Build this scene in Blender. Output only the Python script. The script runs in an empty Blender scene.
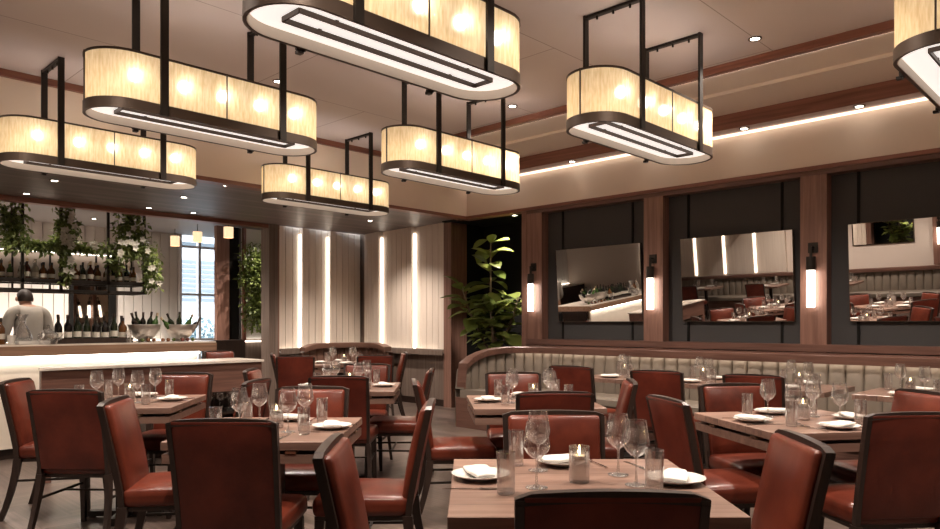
import bpy, bmesh, math, random
from mathutils import Vector, Matrix
random.seed(7)
PI = math.pi
TH = 0.801141
CT, ST = math.cos(TH), math.sin(TH)
COL = bpy.context.scene.collection

def W(X, Y):
    """view-aligned ground coordinates (right, ahead of the camera) to room coordinates"""
    return (X*CT + Y*ST, -X*ST + Y*CT)

# ------------------------------------------------------------------ materials
def nodes(m):
    m.use_nodes = True
    nt = m.node_tree
    return nt, nt.nodes['Principled BSDF']

def setp(b, **k):
    for n, v in k.items():
        b.inputs[n.replace('_', ' ')].default_value = v

def rgb(c): return (c[0], c[1], c[2], 1)

def plain(name, c, rough=.6, metal=0., bump=0., bscale=40., var=0., vscale=3., spec=.5):
    m = bpy.data.materials.new(name); nt, b = nodes(m)
    setp(b, Base_Color=rgb(c), Roughness=rough, Metallic=metal)
    b.inputs['Specular IOR Level'].default_value = spec
    tc = nt.nodes.new('ShaderNodeTexCoord')
    if var:
        n = nt.nodes.new('ShaderNodeTexNoise'); n.inputs['Scale'].default_value = vscale; n.inputs['Detail'].default_value = 5
        nt.links.new(tc.outputs['Object'], n.inputs['Vector'])
        r = nt.nodes.new('ShaderNodeValToRGB')
        r.color_ramp.elements[0].position = .3; r.color_ramp.elements[1].position = .7
        r.color_ramp.elements[0].color = rgb([x*(1-var) for x in c]); r.color_ramp.elements[1].color = rgb([min(1, x*(1+var)) for x in c])
        nt.links.new(n.outputs['Fac'], r.inputs['Fac']); nt.links.new(r.outputs['Color'], b.inputs['Base Color'])
    if bump:
        n2 = nt.nodes.new('ShaderNodeTexNoise'); n2.inputs['Scale'].default_value = bscale; n2.inputs['Detail'].default_value = 4
        nt.links.new(tc.outputs['Object'], n2.inputs['Vector'])
        bp = nt.nodes.new('ShaderNodeBump'); bp.inputs['Strength'].default_value = bump; bp.inputs['Distance'].default_value = .01
        nt.links.new(n2.outputs['Fac'], bp.inputs['Height']); nt.links.new(bp.outputs['Normal'], b.inputs['Normal'])
    return m

def wood(name, c1, c2, stretch=(30, 30, 1.5), rough=.4, plank=None, spec=.5):
    """grain runs along the axis with the small stretch number; plank = (axis, width) draws board seams"""
    m = bpy.data.materials.new(name); nt, b = nodes(m)
    setp(b, Roughness=rough); b.inputs['Specular IOR Level'].default_value = spec
    tc = nt.nodes.new('ShaderNodeTexCoord')
    mp = nt.nodes.new('ShaderNodeMapping'); mp.inputs['Scale'].default_value = stretch
    nt.links.new(tc.outputs['Object'], mp.inputs['Vector'])
    n = nt.nodes.new('ShaderNodeTexNoise'); n.inputs['Scale'].default_value = 1.; n.inputs['Detail'].default_value = 6; n.inputs['Roughness'].default_value = .62; n.inputs['Distortion'].default_value = .6
    nt.links.new(mp.outputs['Vector'], n.inputs['Vector'])
    r = nt.nodes.new('ShaderNodeValToRGB'); r.color_ramp.elements[0].position = .3; r.color_ramp.elements[1].position = .72
    r.color_ramp.elements[0].color = rgb(c1); r.color_ramp.elements[1].color = rgb(c2)
    nt.links.new(n.outputs['Fac'], r.inputs['Fac'])
    out = r.outputs['Color']
    if plank:
        ax, wd, dk = plank
        sp = nt.nodes.new('ShaderNodeSeparateXYZ'); nt.links.new(tc.outputs['Object'], sp.inputs[0])
        d = nt.nodes.new('ShaderNodeMath'); d.operation = 'DIVIDE'; d.inputs[1].default_value = wd
        nt.links.new(sp.outputs[ax], d.inputs[0])
        fl = nt.nodes.new('ShaderNodeMath'); fl.operation = 'FLOOR'; nt.links.new(d.outputs[0], fl.inputs[0])
        wn = nt.nodes.new('ShaderNodeTexWhiteNoise'); wn.noise_dimensions = '1D'; nt.links.new(fl.outputs[0], wn.inputs['W'])
        mr = nt.nodes.new('ShaderNodeMapRange'); mr.inputs['To Min'].default_value = 1-dk; mr.inputs['To Max'].default_value = 1+dk
        nt.links.new(wn.outputs['Value'], mr.inputs['Value'])
        fr = nt.nodes.new('ShaderNodeMath'); fr.operation = 'FRACT'; nt.links.new(d.outputs[0], fr.inputs[0])
        gt = nt.nodes.new('ShaderNodeMath'); gt.operation = 'GREATER_THAN'; gt.inputs[1].default_value = .004/wd; nt.links.new(fr.outputs[0], gt.inputs[0])
        g2 = nt.nodes.new('ShaderNodeMapRange'); g2.inputs['To Min'].default_value = .35; nt.links.new(gt.outputs[0], g2.inputs['Value'])
        mu = nt.nodes.new('ShaderNodeMath'); mu.operation = 'MULTIPLY'; nt.links.new(mr.outputs[0], mu.inputs[0]); nt.links.new(g2.outputs[0], mu.inputs[1])
        vm = nt.nodes.new('ShaderNodeVectorMath'); vm.operation = 'SCALE'; nt.links.new(out, vm.inputs[0]); nt.links.new(mu.outputs[0], vm.inputs['Scale'])
        out = vm.outputs[0]
    nt.links.new(out, b.inputs['Base Color'])
    bp = nt.nodes.new('ShaderNodeBump'); bp.inputs['Strength'].default_value = .12; bp.inputs['Distance'].default_value = .004
    nt.links.new(n.outputs['Fac'], bp.inputs['Height']); nt.links.new(bp.outputs['Normal'], b.inputs['Normal'])
    return m

def emis(name, c, s):
    m = bpy.data.materials.new(name); nt, b = nodes(m)
    setp(b, Base_Color=rgb(c), Emission_Color=rgb(c), Emission_Strength=s, Roughness=.6)
    return m

def thinglass(name, tint=(.97, .97, .97), edge=.75, base=.05, rough=.03, painted_glint=0.):
    m = bpy.data.materials.new(name); m.use_nodes = True; nt = m.node_tree; nt.nodes.clear()
    o = nt.nodes.new('ShaderNodeOutputMaterial'); t = nt.nodes.new('ShaderNodeBsdfTransparent'); g = nt.nodes.new('ShaderNodeBsdfGlossy')
    t.inputs['Color'].default_value = rgb(tint); g.inputs['Roughness'].default_value = rough
    lw = nt.nodes.new('ShaderNodeLayerWeight'); lw.inputs['Blend'].default_value = .5
    p = nt.nodes.new('ShaderNodeMath'); p.operation = 'POWER'; p.inputs[1].default_value = 1.7; nt.links.new(lw.outputs['Facing'], p.inputs[0])
    mr = nt.nodes.new('ShaderNodeMapRange'); mr.inputs['To Min'].default_value = base; mr.inputs['To Max'].default_value = edge; nt.links.new(p.outputs[0], mr.inputs['Value'])
    mx = nt.nodes.new('ShaderNodeMixShader'); nt.links.new(mr.outputs[0], mx.inputs[0]); nt.links.new(t.outputs[0], mx.inputs[1]); nt.links.new(g.outputs[0], mx.inputs[2])
    df = nt.nodes.new('ShaderNodeBsdfDiffuse'); df.inputs['Color'].default_value = (.9, .88, .85, 1); m3 = nt.nodes.new('ShaderNodeMixShader')  # pale diffuse, stronger at the edges, stands in for lamp highlights
    r2 = nt.nodes.new('ShaderNodeMapRange'); r2.inputs['To Min'].default_value = painted_glint*.25; r2.inputs['To Max'].default_value = painted_glint; nt.links.new(p.outputs[0], r2.inputs['Value'])
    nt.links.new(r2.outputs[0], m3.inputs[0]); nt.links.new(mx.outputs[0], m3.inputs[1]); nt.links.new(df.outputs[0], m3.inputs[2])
    nt.links.new(m3.outputs[0], o.inputs['Surface'])
    return m

M = {}
M['walnut'] = wood('walnut', (.15, .072, .052), (.30, .165, .125), (26, 26, 1.3), .38)
M['walnut_h'] = wood('walnut_horizontal', (.092, .043, .032), (.195, .10, .075), (30, 1.3, 30), .38)
M['walnut_hx'] = wood('walnut_horizontal_cross', (.092, .043, .032), (.195, .10, .075), (1.3, 30, 30), .38)
M['beam'] = wood('beam_walnut', (.14, .05, .032), (.30, .125, .085), (24, .9, 24), .4)
M['beam_x'] = wood('beam_walnut_cross', (.14, .05, .032), (.30, .125, .085), (.9, 24, 24), .4)
M['table'] = wood('table_walnut', (.15, .085, .063), (.31, .195, .150), (1.6, 30, 30), .3, (1, .135, .16))
M['tablex'] = wood('table_edge_walnut', (.115, .062, .046), (.23, .142, .108), (1.6, 30, 30), .38)
M['dark'] = wood('espresso_wood', (.014, .008, .006), (.035, .02, .015), (30, 30, 2.5), .36)
M['soffit'] = wood('smoked_plank', (.095, .073, .066), (.20, .155, .14), (.8, 26, 26), .45, (1, .13, .22))
M['dado'] = wood('grey_oak', (.12, .085, .068), (.22, .165, .135), (30, 30, 1.2), .5, (0, .2, .06))
M['barwood'] = wood('bar_edge_wood', (.20, .115, .075), (.34, .21, .14), (.8, 26, 26), .25)
M['steel'] = plain('blackened_steel', (.032, .026, .022), .45, .6)
M['bronze'] = plain('dark_bronze', (.085, .060, .046), .42, .55)
M['brass'] = plain('satin_brass', (.75, .6, .42), .3, 1.)
M['chrome'] = plain('polished_steel', (.75, .73, .71), .16, 1.)
M['hammered'] = plain('hammered_metal', (.58, .55, .52), .3, 1., .6, 60)
M['ceiling'] = None
M['plaster'] = plain('warm_plaster', (.74, .63, .54), .8, 0, .04, 60, .03, 1.5)
M['header'] = plain('header_plaster', (.76, .64, .55), .8, 0, .04, 60, .03, 1.5)
M['niche'] = plain('charcoal_fabric', (.055, .053, .053), .85, 0, .3, 300)
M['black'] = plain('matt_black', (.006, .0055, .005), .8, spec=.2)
M['panel'] = wood('pale_panel', (.68, .58, .50), (.80, .71, .62), (18, 18, .8), .55)
M['white_panel'] = plain('white_tongue_panel', (.72, .70, .67), .6)
M['bench'] = plain('taupe_leather', (.20, .165, .132), .5, 0, .15, 200, .06, 6)
M['boothbrown'] = plain('brown_booth_leather', (.13, .068, .048), .45, 0, .15, 200, .1, 6)
M['stone'] = plain('pale_stone', (.62, .55, .48), .25, 0, 0, 1, .12, 5)
M['barfront'] = plain('cream_bar_front', (.72, .64, .54), .5, 0, 0, 1, .05, 4)
M['china'] = plain('white_china', (.62, .59, .55), .22)
M['linen'] = plain('white_linen', (.62, .59, .55), .9, 0, .25, 250)
M['wax'] = plain('candle_wax', (.85, .8, .68), .5)
M['skin'] = plain('skin', (.42, .24, .16), .5)
M['hair'] = plain('dark_hair', (.025, .016, .012), .6)
M['shirt'] = plain('ivory_shirt', (.40, .365, .32), .85, 0, .3, 25)
M['trouser'] = plain('black_cloth', (.02, .02, .022), .9)
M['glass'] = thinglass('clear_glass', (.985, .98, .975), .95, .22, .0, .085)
M['pane'] = thinglass('window_glass', (.95, .97, .98), .4, .04)
M['frosted'] = plain('frosted_panel', (.72, .60, .52), .6)
M['smoke'] = thinglass('smoked_glass', (.62, .60, .58), .6, .08)
mm = plain('silvered_mirror', (.80, .78, .76), .0, 1.); M['mirror'] = mm
mm2 = plain('bronze_mirror', (.40, .35, .30), .02, 1.); M['mirror2'] = mm2
WARM = (1., .80, .58)
M['led'] = emis('warm_led', (1., .88, .74), 3.)
M['led_soft'] = emis('cove_led', (1., .82, .66), 1.3)
M['led_bench'] = emis('bench_led', (1., .84, .66), 7.)
M['led_bar'] = emis('bar_led', (1., .93, .84), 9.)
M['tube'] = emis('frosted_tube', (1., .90, .78), 6.)
M['bulb'] = emis('bulb_glow', (1., .97, .94), 17.)
M['liner'] = plain('cream_liner', (.75, .65, .54), .6)
M['flame'] = emis('flame', (1., .72, .35), 25.)
M['down'] = emis('downlight_lens', (1., .88, .74), 14.)
M['diffuser'] = emis('lamp_diffuser', (1., .94, .88), .56)
M['lantern'] = emis('lantern_shade', (1., .70, .42), .75)

def leather(name, c1, c2, rough):
    m = bpy.data.materials.new(name); nt, b = nodes(m)
    tc = nt.nodes.new('ShaderNodeTexCoord'); oi = nt.nodes.new('ShaderNodeObjectInfo')
    ad = nt.nodes.new('ShaderNodeVectorMath'); ad.operation = 'ADD'
    nt.links.new(tc.outputs['Object'], ad.inputs[0]); nt.links.new(oi.outputs['Location'], ad.inputs[1])
    n = nt.nodes.new('ShaderNodeTexNoise'); n.inputs['Scale'].default_value = 4.5; n.inputs['Detail'].default_value = 6; n.inputs['Roughness'].default_value = .6
    nt.links.new(ad.outputs[0], n.inputs['Vector'])
    r = nt.nodes.new('ShaderNodeValToRGB'); r.color_ramp.elements[0].position = .32; r.color_ramp.elements[1].position = .72
    r.color_ramp.elements[0].color = rgb(c1); r.color_ramp.elements[1].color = rgb(c2)
    nt.links.new(n.outputs['Fac'], r.inputs['Fac']); nt.links.new(r.outputs['Color'], b.inputs['Base Color'])
    v = nt.nodes.new('ShaderNodeTexVoronoi'); v.inputs['Scale'].default_value = 260; nt.links.new(ad.outputs[0], v.inputs['Vector'])
    bp = nt.nodes.new('ShaderNodeBump'); bp.inputs['Strength'].default_value = .12; bp.inputs['Distance'].default_value = .002
    nt.links.new(v.outputs['Distance'], bp.inputs['Height']); nt.links.new(bp.outputs['Normal'], b.inputs['Normal'])
    setp(b, Roughness=rough); b.inputs['Specular IOR Level'].default_value = .36
    return m
M['leather'] = leather('cognac_leather', (.055, .0095, .0050), (.155, .032, .0165), .30)
M['leather_back'] = leather('oxblood_leather', (.078, .0128, .0072), (.165, .031, .017), .40)

def shade_mat():
    m = bpy.data.materials.new('linen_shade'); m.use_nodes = True; nt = m.node_tree; nt.nodes.clear()
    o = nt.nodes.new('ShaderNodeOutputMaterial')
    tc = nt.nodes.new('ShaderNodeTexCoord'); mp = nt.nodes.new('ShaderNodeMapping'); mp.inputs['Scale'].default_value = (60, 60, 9)
    nt.links.new(tc.outputs['Object'], mp.inputs['Vector'])
    n = nt.nodes.new('ShaderNodeTexNoise'); n.inputs['Scale'].default_value = 1.3; n.inputs['Detail'].default_value = 5; nt.links.new(mp.outputs[0], n.inputs['Vector'])
    r = nt.nodes.new('ShaderNodeValToRGB'); r.color_ramp.elements[0].position = .3; r.color_ramp.elements[1].position = .75
    r.color_ramp.elements[0].color = (.72, .52, .27, 1); r.color_ramp.elements[1].color = (.95, .78, .51, 1)
    nt.links.new(n.outputs['Fac'], r.inputs['Fac'])
    em = nt.nodes.new('ShaderNodeEmission'); em.inputs['Strength'].default_value = .165; nt.links.new(r.outputs[0], em.inputs['Color'])
    tl = nt.nodes.new('ShaderNodeBsdfTranslucent'); nt.links.new(r.outputs[0], tl.inputs['Color'])
    df = nt.nodes.new('ShaderNodeBsdfDiffuse'); nt.links.new(r.outputs[0], df.inputs['Color'])
    tr = nt.nodes.new('ShaderNodeBsdfTransparent'); tr.inputs['Color'].default_value = (1, .96, .88, 1)
    m1 = nt.nodes.new('ShaderNodeMixShader'); m1.inputs[0].default_value = .55; nt.links.new(df.outputs[0], m1.inputs[1]); nt.links.new(tl.outputs[0], m1.inputs[2])
    m2 = nt.nodes.new('ShaderNodeMixShader'); m2.inputs[0].default_value = .24; nt.links.new(m1.outputs[0], m2.inputs[1]); nt.links.new(tr.outputs[0], m2.inputs[2])
    a = nt.nodes.new('ShaderNodeAddShader'); nt.links.new(m2.outputs[0], a.inputs[0]); nt.links.new(em.outputs[0], a.inputs[1])
    nt.links.new(a.outputs[0], o.inputs['Surface'])
    return m
M['shade'] = shade_mat()
def halo_mat():
    m = bpy.data.materials.new('bulb_halo'); m.use_nodes = True; nt = m.node_tree; nt.nodes.clear()  # emissive shell imitating the soft halo around each bulb
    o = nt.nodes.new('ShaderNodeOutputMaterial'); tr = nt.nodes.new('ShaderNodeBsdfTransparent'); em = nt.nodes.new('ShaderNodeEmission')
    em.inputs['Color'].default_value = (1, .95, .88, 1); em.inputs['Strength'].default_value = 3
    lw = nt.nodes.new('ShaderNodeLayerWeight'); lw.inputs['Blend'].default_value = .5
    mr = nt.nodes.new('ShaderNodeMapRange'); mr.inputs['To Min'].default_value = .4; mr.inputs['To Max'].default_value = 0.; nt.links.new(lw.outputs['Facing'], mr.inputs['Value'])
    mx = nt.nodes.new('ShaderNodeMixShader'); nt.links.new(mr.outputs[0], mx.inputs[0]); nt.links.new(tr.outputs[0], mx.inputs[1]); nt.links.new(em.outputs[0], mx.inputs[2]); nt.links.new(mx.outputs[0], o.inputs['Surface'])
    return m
M['halo'] = halo_mat()

def ceiling_mat():
    m = bpy.data.materials.new('ceiling_panels'); nt, b = nodes(m)
    tc = nt.nodes.new('ShaderNodeTexCoord'); mp = nt.nodes.new('ShaderNodeMapping'); mp.inputs['Location'].default_value = (.35, .2, 0)
    nt.links.new(tc.outputs['Object'], mp.inputs[0])
    br = nt.nodes.new('ShaderNodeTexBrick'); br.offset = 0.5; br.inputs['Scale'].default_value = 1; br.inputs['Mortar Size'].default_value = .004
    br.inputs['Brick Width'].default_value = 2.4; br.inputs['Row Height'].default_value = 1.2
    br.inputs['Color1'].default_value = (.52, .44, .425, 1); br.inputs['Color2'].default_value = (.49, .415, .40, 1); br.inputs['Mortar'].default_value = (.25, .2, .18, 1)
    nt.links.new(mp.outputs[0], br.inputs['Vector']); nt.links.new(br.outputs['Color'], b.inputs['Base Color'])
    setp(b, Roughness=.75)
    return m
M['ceiling'] = ceiling_mat()

def floor_mat():
    m = bpy.data.materials.new('herringbone_oak'); nt, b = nodes(m)
    at = nt.nodes.new('ShaderNodeAttribute'); at.attribute_name = 'plank'
    uv = nt.nodes.new('ShaderNodeUVMap'); uv.uv_map = 'grain'
    mp = nt.nodes.new('ShaderNodeMapping'); mp.inputs['Scale'].default_value = (2, 40, 1); nt.links.new(uv.outputs[0], mp.inputs[0])
    n = nt.nodes.new('ShaderNodeTexNoise'); n.inputs['Scale'].default_value = 1; n.inputs['Detail'].default_value = 6; nt.links.new(mp.outputs[0], n.inputs['Vector'])
    r = nt.nodes.new('ShaderNodeValToRGB'); r.color_ramp.elements[0].position = .3; r.color_ramp.elements[1].position = .75
    r.color_ramp.elements[0].color = (.055, .039, .032, 1); r.color_ramp.elements[1].color = (.150, .112, .094, 1)
    nt.links.new(n.outputs['Fac'], r.inputs['Fac'])
    vm = nt.nodes.new('ShaderNodeVectorMath'); vm.operation = 'MULTIPLY'; nt.links.new(r.outputs[0], vm.inputs[0]); nt.links.new(at.outputs['Color'], vm.inputs[1])
    nt.links.new(vm.outputs[0], b.inputs['Base Color']); setp(b, Roughness=.33)
    return m
M['floor'] = floor_mat()

# ------------------------------------------------------------------ mesh builder
class MB:
    def __init__(s): s.v = []; s.f = []
    def add(s, vs, fs):
        n = len(s.v); s.v += [tuple(p) for p in vs]; s.f += [tuple(i+n for i in f) for f in fs]; return s
    def box(s, x0, x1, y0, y1, z0, z1):
        vs = [(x0, y0, z0), (x1, y0, z0), (x1, y1, z0), (x0, y1, z0), (x0, y0, z1), (x1, y0, z1), (x1, y1, z1), (x0, y1, z1)]
        return s.add(vs, [(0, 3, 2, 1), (4, 5, 6, 7), (0, 1, 5, 4), (1, 2, 6, 5), (2, 3, 7, 6), (3, 0, 4, 7)])
    def hexa(s, b, t):
        """b, t: four bottom and four top corners, anticlockwise"""
        return s.add(list(b)+list(t), [(0, 3, 2, 1), (4, 5, 6, 7), (0, 1, 5, 4), (1, 2, 6, 5), (2, 3, 7, 6), (3, 0, 4, 7)])
    def bar(s, p, q, wx, wy, wx2=None, wy2=None):
        """square bar between points (mostly vertical or horizontal)"""
        wx2 = wx if wx2 is None else wx2; wy2 = wy if wy2 is None else wy2
        p = Vector(p); q = Vector(q); d = (q-p).normalized()
        up = Vector((0, 1, 0)) if abs(d.z) > .6 else Vector((0, 0, 1))
        a = d.cross(up).normalized(); b = a.cross(d).normalized()
        B = [p+a*i*wx/2+b*j*wy/2 for i, j in ((-1, -1), (1, -1), (1, 1), (-1, 1))]
        T = [q+a*i*wx2/2+b*j*wy2/2 for i, j in ((-1, -1), (1, -1), (1, 1), (-1, 1))]
        s.add(B+T, [(0, 3, 2, 1), (4, 5, 6, 7), (0, 1, 5, 4), (1, 2, 6, 5), (2, 3, 7, 6), (3, 0, 4, 7)]); return s
    def tube(s, pts, rad, n=8, cap=True):
        pts = [Vector(p) for p in pts]; rad = rad if isinstance(rad, (list, tuple)) else [rad]*len(pts)
        rings = []; ref = None
        for i, p in enumerate(pts):
            d = (pts[min(i+1, len(pts)-1)]-pts[max(i-1, 0)]).normalized()
            if ref is None: ref = Vector((1, 0, 0)) if abs(d.x) < .8 else Vector((0, 1, 0))
            a = d.cross(ref).normalized(); b = d.cross(a).normalized(); ref = b.cross(d) if False else ref
            rings.append([p+(a*math.cos(2*PI*k/n)+b*math.sin(2*PI*k/n))*rad[i] for k in range(n)])
        vs = [v for r in rings for v in r]; fs = []
        for i in range(len(pts)-1):
            for k in range(n):
                fs.append((i*n+k, i*n+(k+1) % n, (i+1)*n+(k+1) % n, (i+1)*n+k))
        if cap: fs += [tuple(range(n))[::-1], tuple((len(pts)-1)*n+k for k in range(n))]
        return s.add(vs, fs)
    def lathe(s, prof, n=20, o=(0, 0, 0), cap=False):
        vs = []; fs = []
        for r, z in prof:
            for k in range(n): vs.append((o[0]+r*math.cos(2*PI*k/n), o[1]+r*math.sin(2*PI*k/n), o[2]+z))
        for i in range(len(prof)-1):
            for k in range(n): fs.append((i*n+k, i*n+(k+1) % n, (i+1)*n+(k+1) % n, (i+1)*n+k))
        if cap: fs += [tuple(range(n))[::-1], tuple((len(prof)-1)*n+k for k in range(n))]
        return s.add(vs, fs)
    def cyl(s, x, y, z0, z1, r, n=16): return s.lathe([(r, z0), (r, z1)], n, (x, y, 0), True)
    def prism(s, poly, z0, z1):
        n = len(poly); vs = [(x, y, z0) for x, y in poly]+[(x, y, z1) for x, y in poly]
        return s.add(vs, [tuple(range(n))[::-1], tuple(range(n, 2*n))]+[(i, (i+1) % n, n+(i+1) % n, n+i) for i in range(n)])
    def ring(s, outer, inner, z0, z1):
        n = len(outer); vs = [(x, y, z) for z in (z0, z1) for P in (outer, inner) for x, y in P]; fs = []
        for i in range(n):
            j = (i+1) % n
            fs += [(i, j, 2*n+j, 2*n+i), (n+j, n+i, 3*n+i, 3*n+j), (2*n+i, 2*n+j, 3*n+j, 3*n+i), (j, i, n+i, n+j)]
        return s.add(vs, fs)
    def cushion(s, sx, sy, sz, r, o=(0, 0, 0), bulge=(0, 0, 0), warp=None, m=5):
        """rounded box centred on o; bulge = extra rise of the +x/+y/+z face centre (sign gives the face)"""
        def axis(h):
            a = [-h, -h+r*.3, -h+r]; k = [-h+r+(2*h-2*r)*i/m for i in range(1, m)]; return a+k+[h-r, h-r*.3, h]
        h = (sx/2, sy/2, sz/2); A = [axis(t) for t in h]
        idx = {}; vs = []; fs = []
        def vert(i, j, k):
            key = (i, j, k)
            if key in idx: return idx[key]
            p = Vector((A[0][i], A[1][j], A[2][k])); c = Vector([max(-(h[t]-r), min(h[t]-r, p[t])) for t in range(3)])
            d = p-c
            if d.length > 1e-9: p = c+d.normalized()*r
            u = [p[t]/h[t] for t in range(3)]
            for t in range(3):
                if bulge[t] and u[t]*bulge[t] > 0:
                    w = 1
                    for q in range(3):
                        if q != t: w *= 1-abs(u[q])**2.5
                    p[t] += bulge[t]*w*abs(u[t])
            p = p+Vector(o)
            if warp: p = Vector(warp(p))
            idx[key] = len(vs); vs.append(p); return idx[key]
        N = [len(a) for a in A]
        for t, (a, b) in ((0, (1, 2)), (1, (2, 0)), (2, (0, 1))):
            for e in (0, N[t]-1):
                for i in range(N[a]-1):
                    for j in range(N[b]-1):
                        q = []
                        for di, dj in ((0, 0), (1, 0), (1, 1), (0, 1)):
                            x = [0, 0, 0]; x[t] = e; x[a] = i+di; x[b] = j+dj; q.append(vert(*x))
                        fs.append(tuple(q) if e else tuple(q[::-1]))
        return s.add(vs, fs)
    def build(s, name, mat, parent=None, loc=(0, 0, 0), rot=(0, 0, 0), smooth=None, bevel=0, seg=2):
        me = bpy.data.meshes.new(name); me.from_pydata([tuple(v) for v in s.v], [], s.f); me.update()
        if bevel:
            bm = bmesh.new(); bm.from_mesh(me)
            bmesh.ops.bevel(bm, geom=bm.edges[:], offset=bevel, segments=seg, affect='EDGES', clamp_overlap=True)
            bm.to_mesh(me); bm.free(); smooth = 35 if smooth is None else smooth
        if smooth is not None:
            me.shade_smooth(); me.set_sharp_from_angle(angle=math.radians(smooth))
        me.materials.append(M[mat] if isinstance(mat, str) else mat)
        o = bpy.data.objects.new(name, me); COL.objects.link(o); o.location = loc; o.rotation_euler = rot
        if parent is not None: o.parent = parent
        return o

def tag(o, label, cat, group=None, kind=None):
    o['label'] = label; o['category'] = cat
    if group: o['group'] = group
    if kind: o['kind'] = kind
    return o
def thing(name, label, cat, loc=(0, 0, 0), rz=0, group=None):
    o = bpy.data.objects.new(name, None); COL.objects.link(o); o.empty_display_size = .1
    o.location = loc; o.rotation_euler = (0, 0, rz); return tag(o, label, cat, group)
KIDS = {}
def copy_tree(o, parent=None):
    c = o.copy(); COL.objects.link(c)
    if parent is not None: c.parent = parent
    for ch in list(o.children):
        if ch.type != 'LIGHT': copy_tree(ch, c)
    return c
class Stamp:
    """first use returns the prototype itself, later uses copies of it and its parts"""
    def __init__(s, make): s.make = make; s.p = None
    def put(s, loc, rz, label, cat, group=None, scale=None):
        if s.p is None: o = s.p = s.make(); s.used = True
        else: o = copy_tree(s.p)
        o.location = loc; o.rotation_euler = (0, 0, rz); tag(o, label, cat, group)
        if scale: o.scale = scale
        return o
def struct(o): o['kind'] = 'structure'; return o
def sbox(name, mat, *b, **k): return struct(MB().box(*b).build(name, mat, **k))

def leaf_mb(mb, p, d, up, L, wd, bend=.25, n=5):
    d = Vector(d).normalized(); up = Vector(up); a = d.cross(up)
    if a.length < 1e-3: a = d.cross(Vector((1, 0, 0)))
    a.normalize(); nn = a.cross(d).normalized(); base = len(mb.v); rows = []
    prof = [.05, .62, .95, 1.0, .72, .04] if n == 5 else [.1, 1., .1]
    for i, w in enumerate(prof):
        t = i/(len(prof)-1); c = Vector(p)+d*L*t-nn*bend*L*t*t
        rows.append((c-a*wd/2*w+nn*wd*.12*w, c, c+a*wd/2*w+nn*wd*.12*w))
    vs = [q for r in rows for q in r]; fs = []
    for i in range(len(prof)-1):
        for j in range(2): fs.append((i*3+j, i*3+j+1, i*3+j+4, i*3+j+3))
    mb.add(vs, fs)
def leafmat(name, c1, c2, rough=.4):
    m = bpy.data.materials.new(name); nt, b = nodes(m)
    g = nt.nodes.new('ShaderNodeNewGeometry'); r = nt.nodes.new('ShaderNodeValToRGB')
    r.color_ramp.elements[0].color = rgb(c1); r.color_ramp.elements[1].color = rgb(c2)
    nt.links.new(g.outputs['Random Per Island'], r.inputs['Fac']); nt.links.new(r.outputs[0], b.inputs['Base Color']); setp(b, Roughness=rough)
    tl = nt.nodes.new('ShaderNodeBsdfTranslucent'); nt.links.new(r.outputs[0], tl.inputs['Color']); mx = nt.nodes.new('ShaderNodeMixShader'); mx.inputs[0].default_value = .4
    nt.links.new(b.outputs[0], mx.inputs[1]); nt.links.new(tl.outputs[0], mx.inputs[2]); nt.links.new(mx.outputs[0], nt.nodes['Material Output'].inputs['Surface']); return m
def clump(name, label, boxes, n, seed, flowers=0, L=(.05, .1), mat='ivy'):
    rd = random.Random(seed); lf = MB(); fls = []; st = MB()
    tot = sum((b[1]-b[0])*(b[5]-b[4])+.01 for b in boxes)
    for b in boxes:
        k = int(n*((b[1]-b[0])*(b[5]-b[4])+.01)/tot)
        st.tube([((b[0]+b[1])/2, (b[2]+b[3])/2, b[4]), ((b[0]+b[1])/2, (b[2]+b[3])/2, b[5])] if b[5]-b[4] > b[1]-b[0] else [(b[0], (b[2]+b[3])/2, (b[4]+b[5])/2), (b[1], (b[2]+b[3])/2, (b[4]+b[5])/2)], .008, 6)
        for i in range(k):
            cc = [(b[q]+b[q+1])/2+(b[q+1]-b[q])/2*max(-1, min(1, rd.gauss(0, .5))) for q in (0, 2, 4)]
            a = rd.uniform(0, 2*PI); e = rd.uniform(-1.2, .6); d = (math.cos(a)*math.cos(e), math.sin(a)*math.cos(e), math.sin(e)); l = rd.uniform(*L)
            leaf_mb(lf, cc, d, (rd.uniform(-1, 1), rd.uniform(-1, 1), 1), l, l*.5, rd.uniform(0, .4), 2)
        for i in range(int(flowers*k/max(1, n))):
            cc = [(b[q]+b[q+1])/2+(b[q+1]-b[q])/2*rd.uniform(-.7, .7) for q in (0, 2, 4)]
            fl = MB(); fls.append(fl)
            for q in range(5):
                a = 2*PI*q/5; cc[1] = b[2]-.03; leaf_mb(fl, cc, (math.cos(a), -.6, math.sin(a)), (0, -1, 0), .05, .04, .2, 2)
    t = thing(name, label, 'plant'); st.build('stem', 'bark', t); lf.build('foliage', mat, t)
    for fl in fls: fl.build('flower', 'petal', t)
    return t

M['fig_leaf'] = leafmat('fig_leaf', (.08, .115, .028), (.28, .33, .085), .32)
M['ivy'] = leafmat('ivy_leaf', (.06, .09, .022), (.27, .33, .10), .5)
M['petal'] = leafmat('petal', (.45, .42, .35), (.7, .68, .6), .6)
M['bark'] = plain('bark', (.20, .15, .11), .8, 0, .4, 50)

# ------------------------------------------------------------------ camera
cam = bpy.data.cameras.new('camera'); co = bpy.data.objects.new('camera', cam); COL.objects.link(co)
co.location = (0, 0, 1.26); co.rotation_euler = (PI/2, 0, -TH)
cam.sensor_width = 36; cam.lens = 714.4/940*36; cam.shift_y = (323-264.5)/940; cam.clip_start = .02
bpy.context.scene.camera = co

# ------------------------------------------------------------------ room shell
R0, S0 = -3.5, -3.5
ZC, ZS = 3.40, 2.776
RW, SH, SP, RP = 7.2, 7.04, 9.85, 7.45   # right wall, bar header, lit panel plane, lit panel side wall
SB = 13.2

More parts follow.
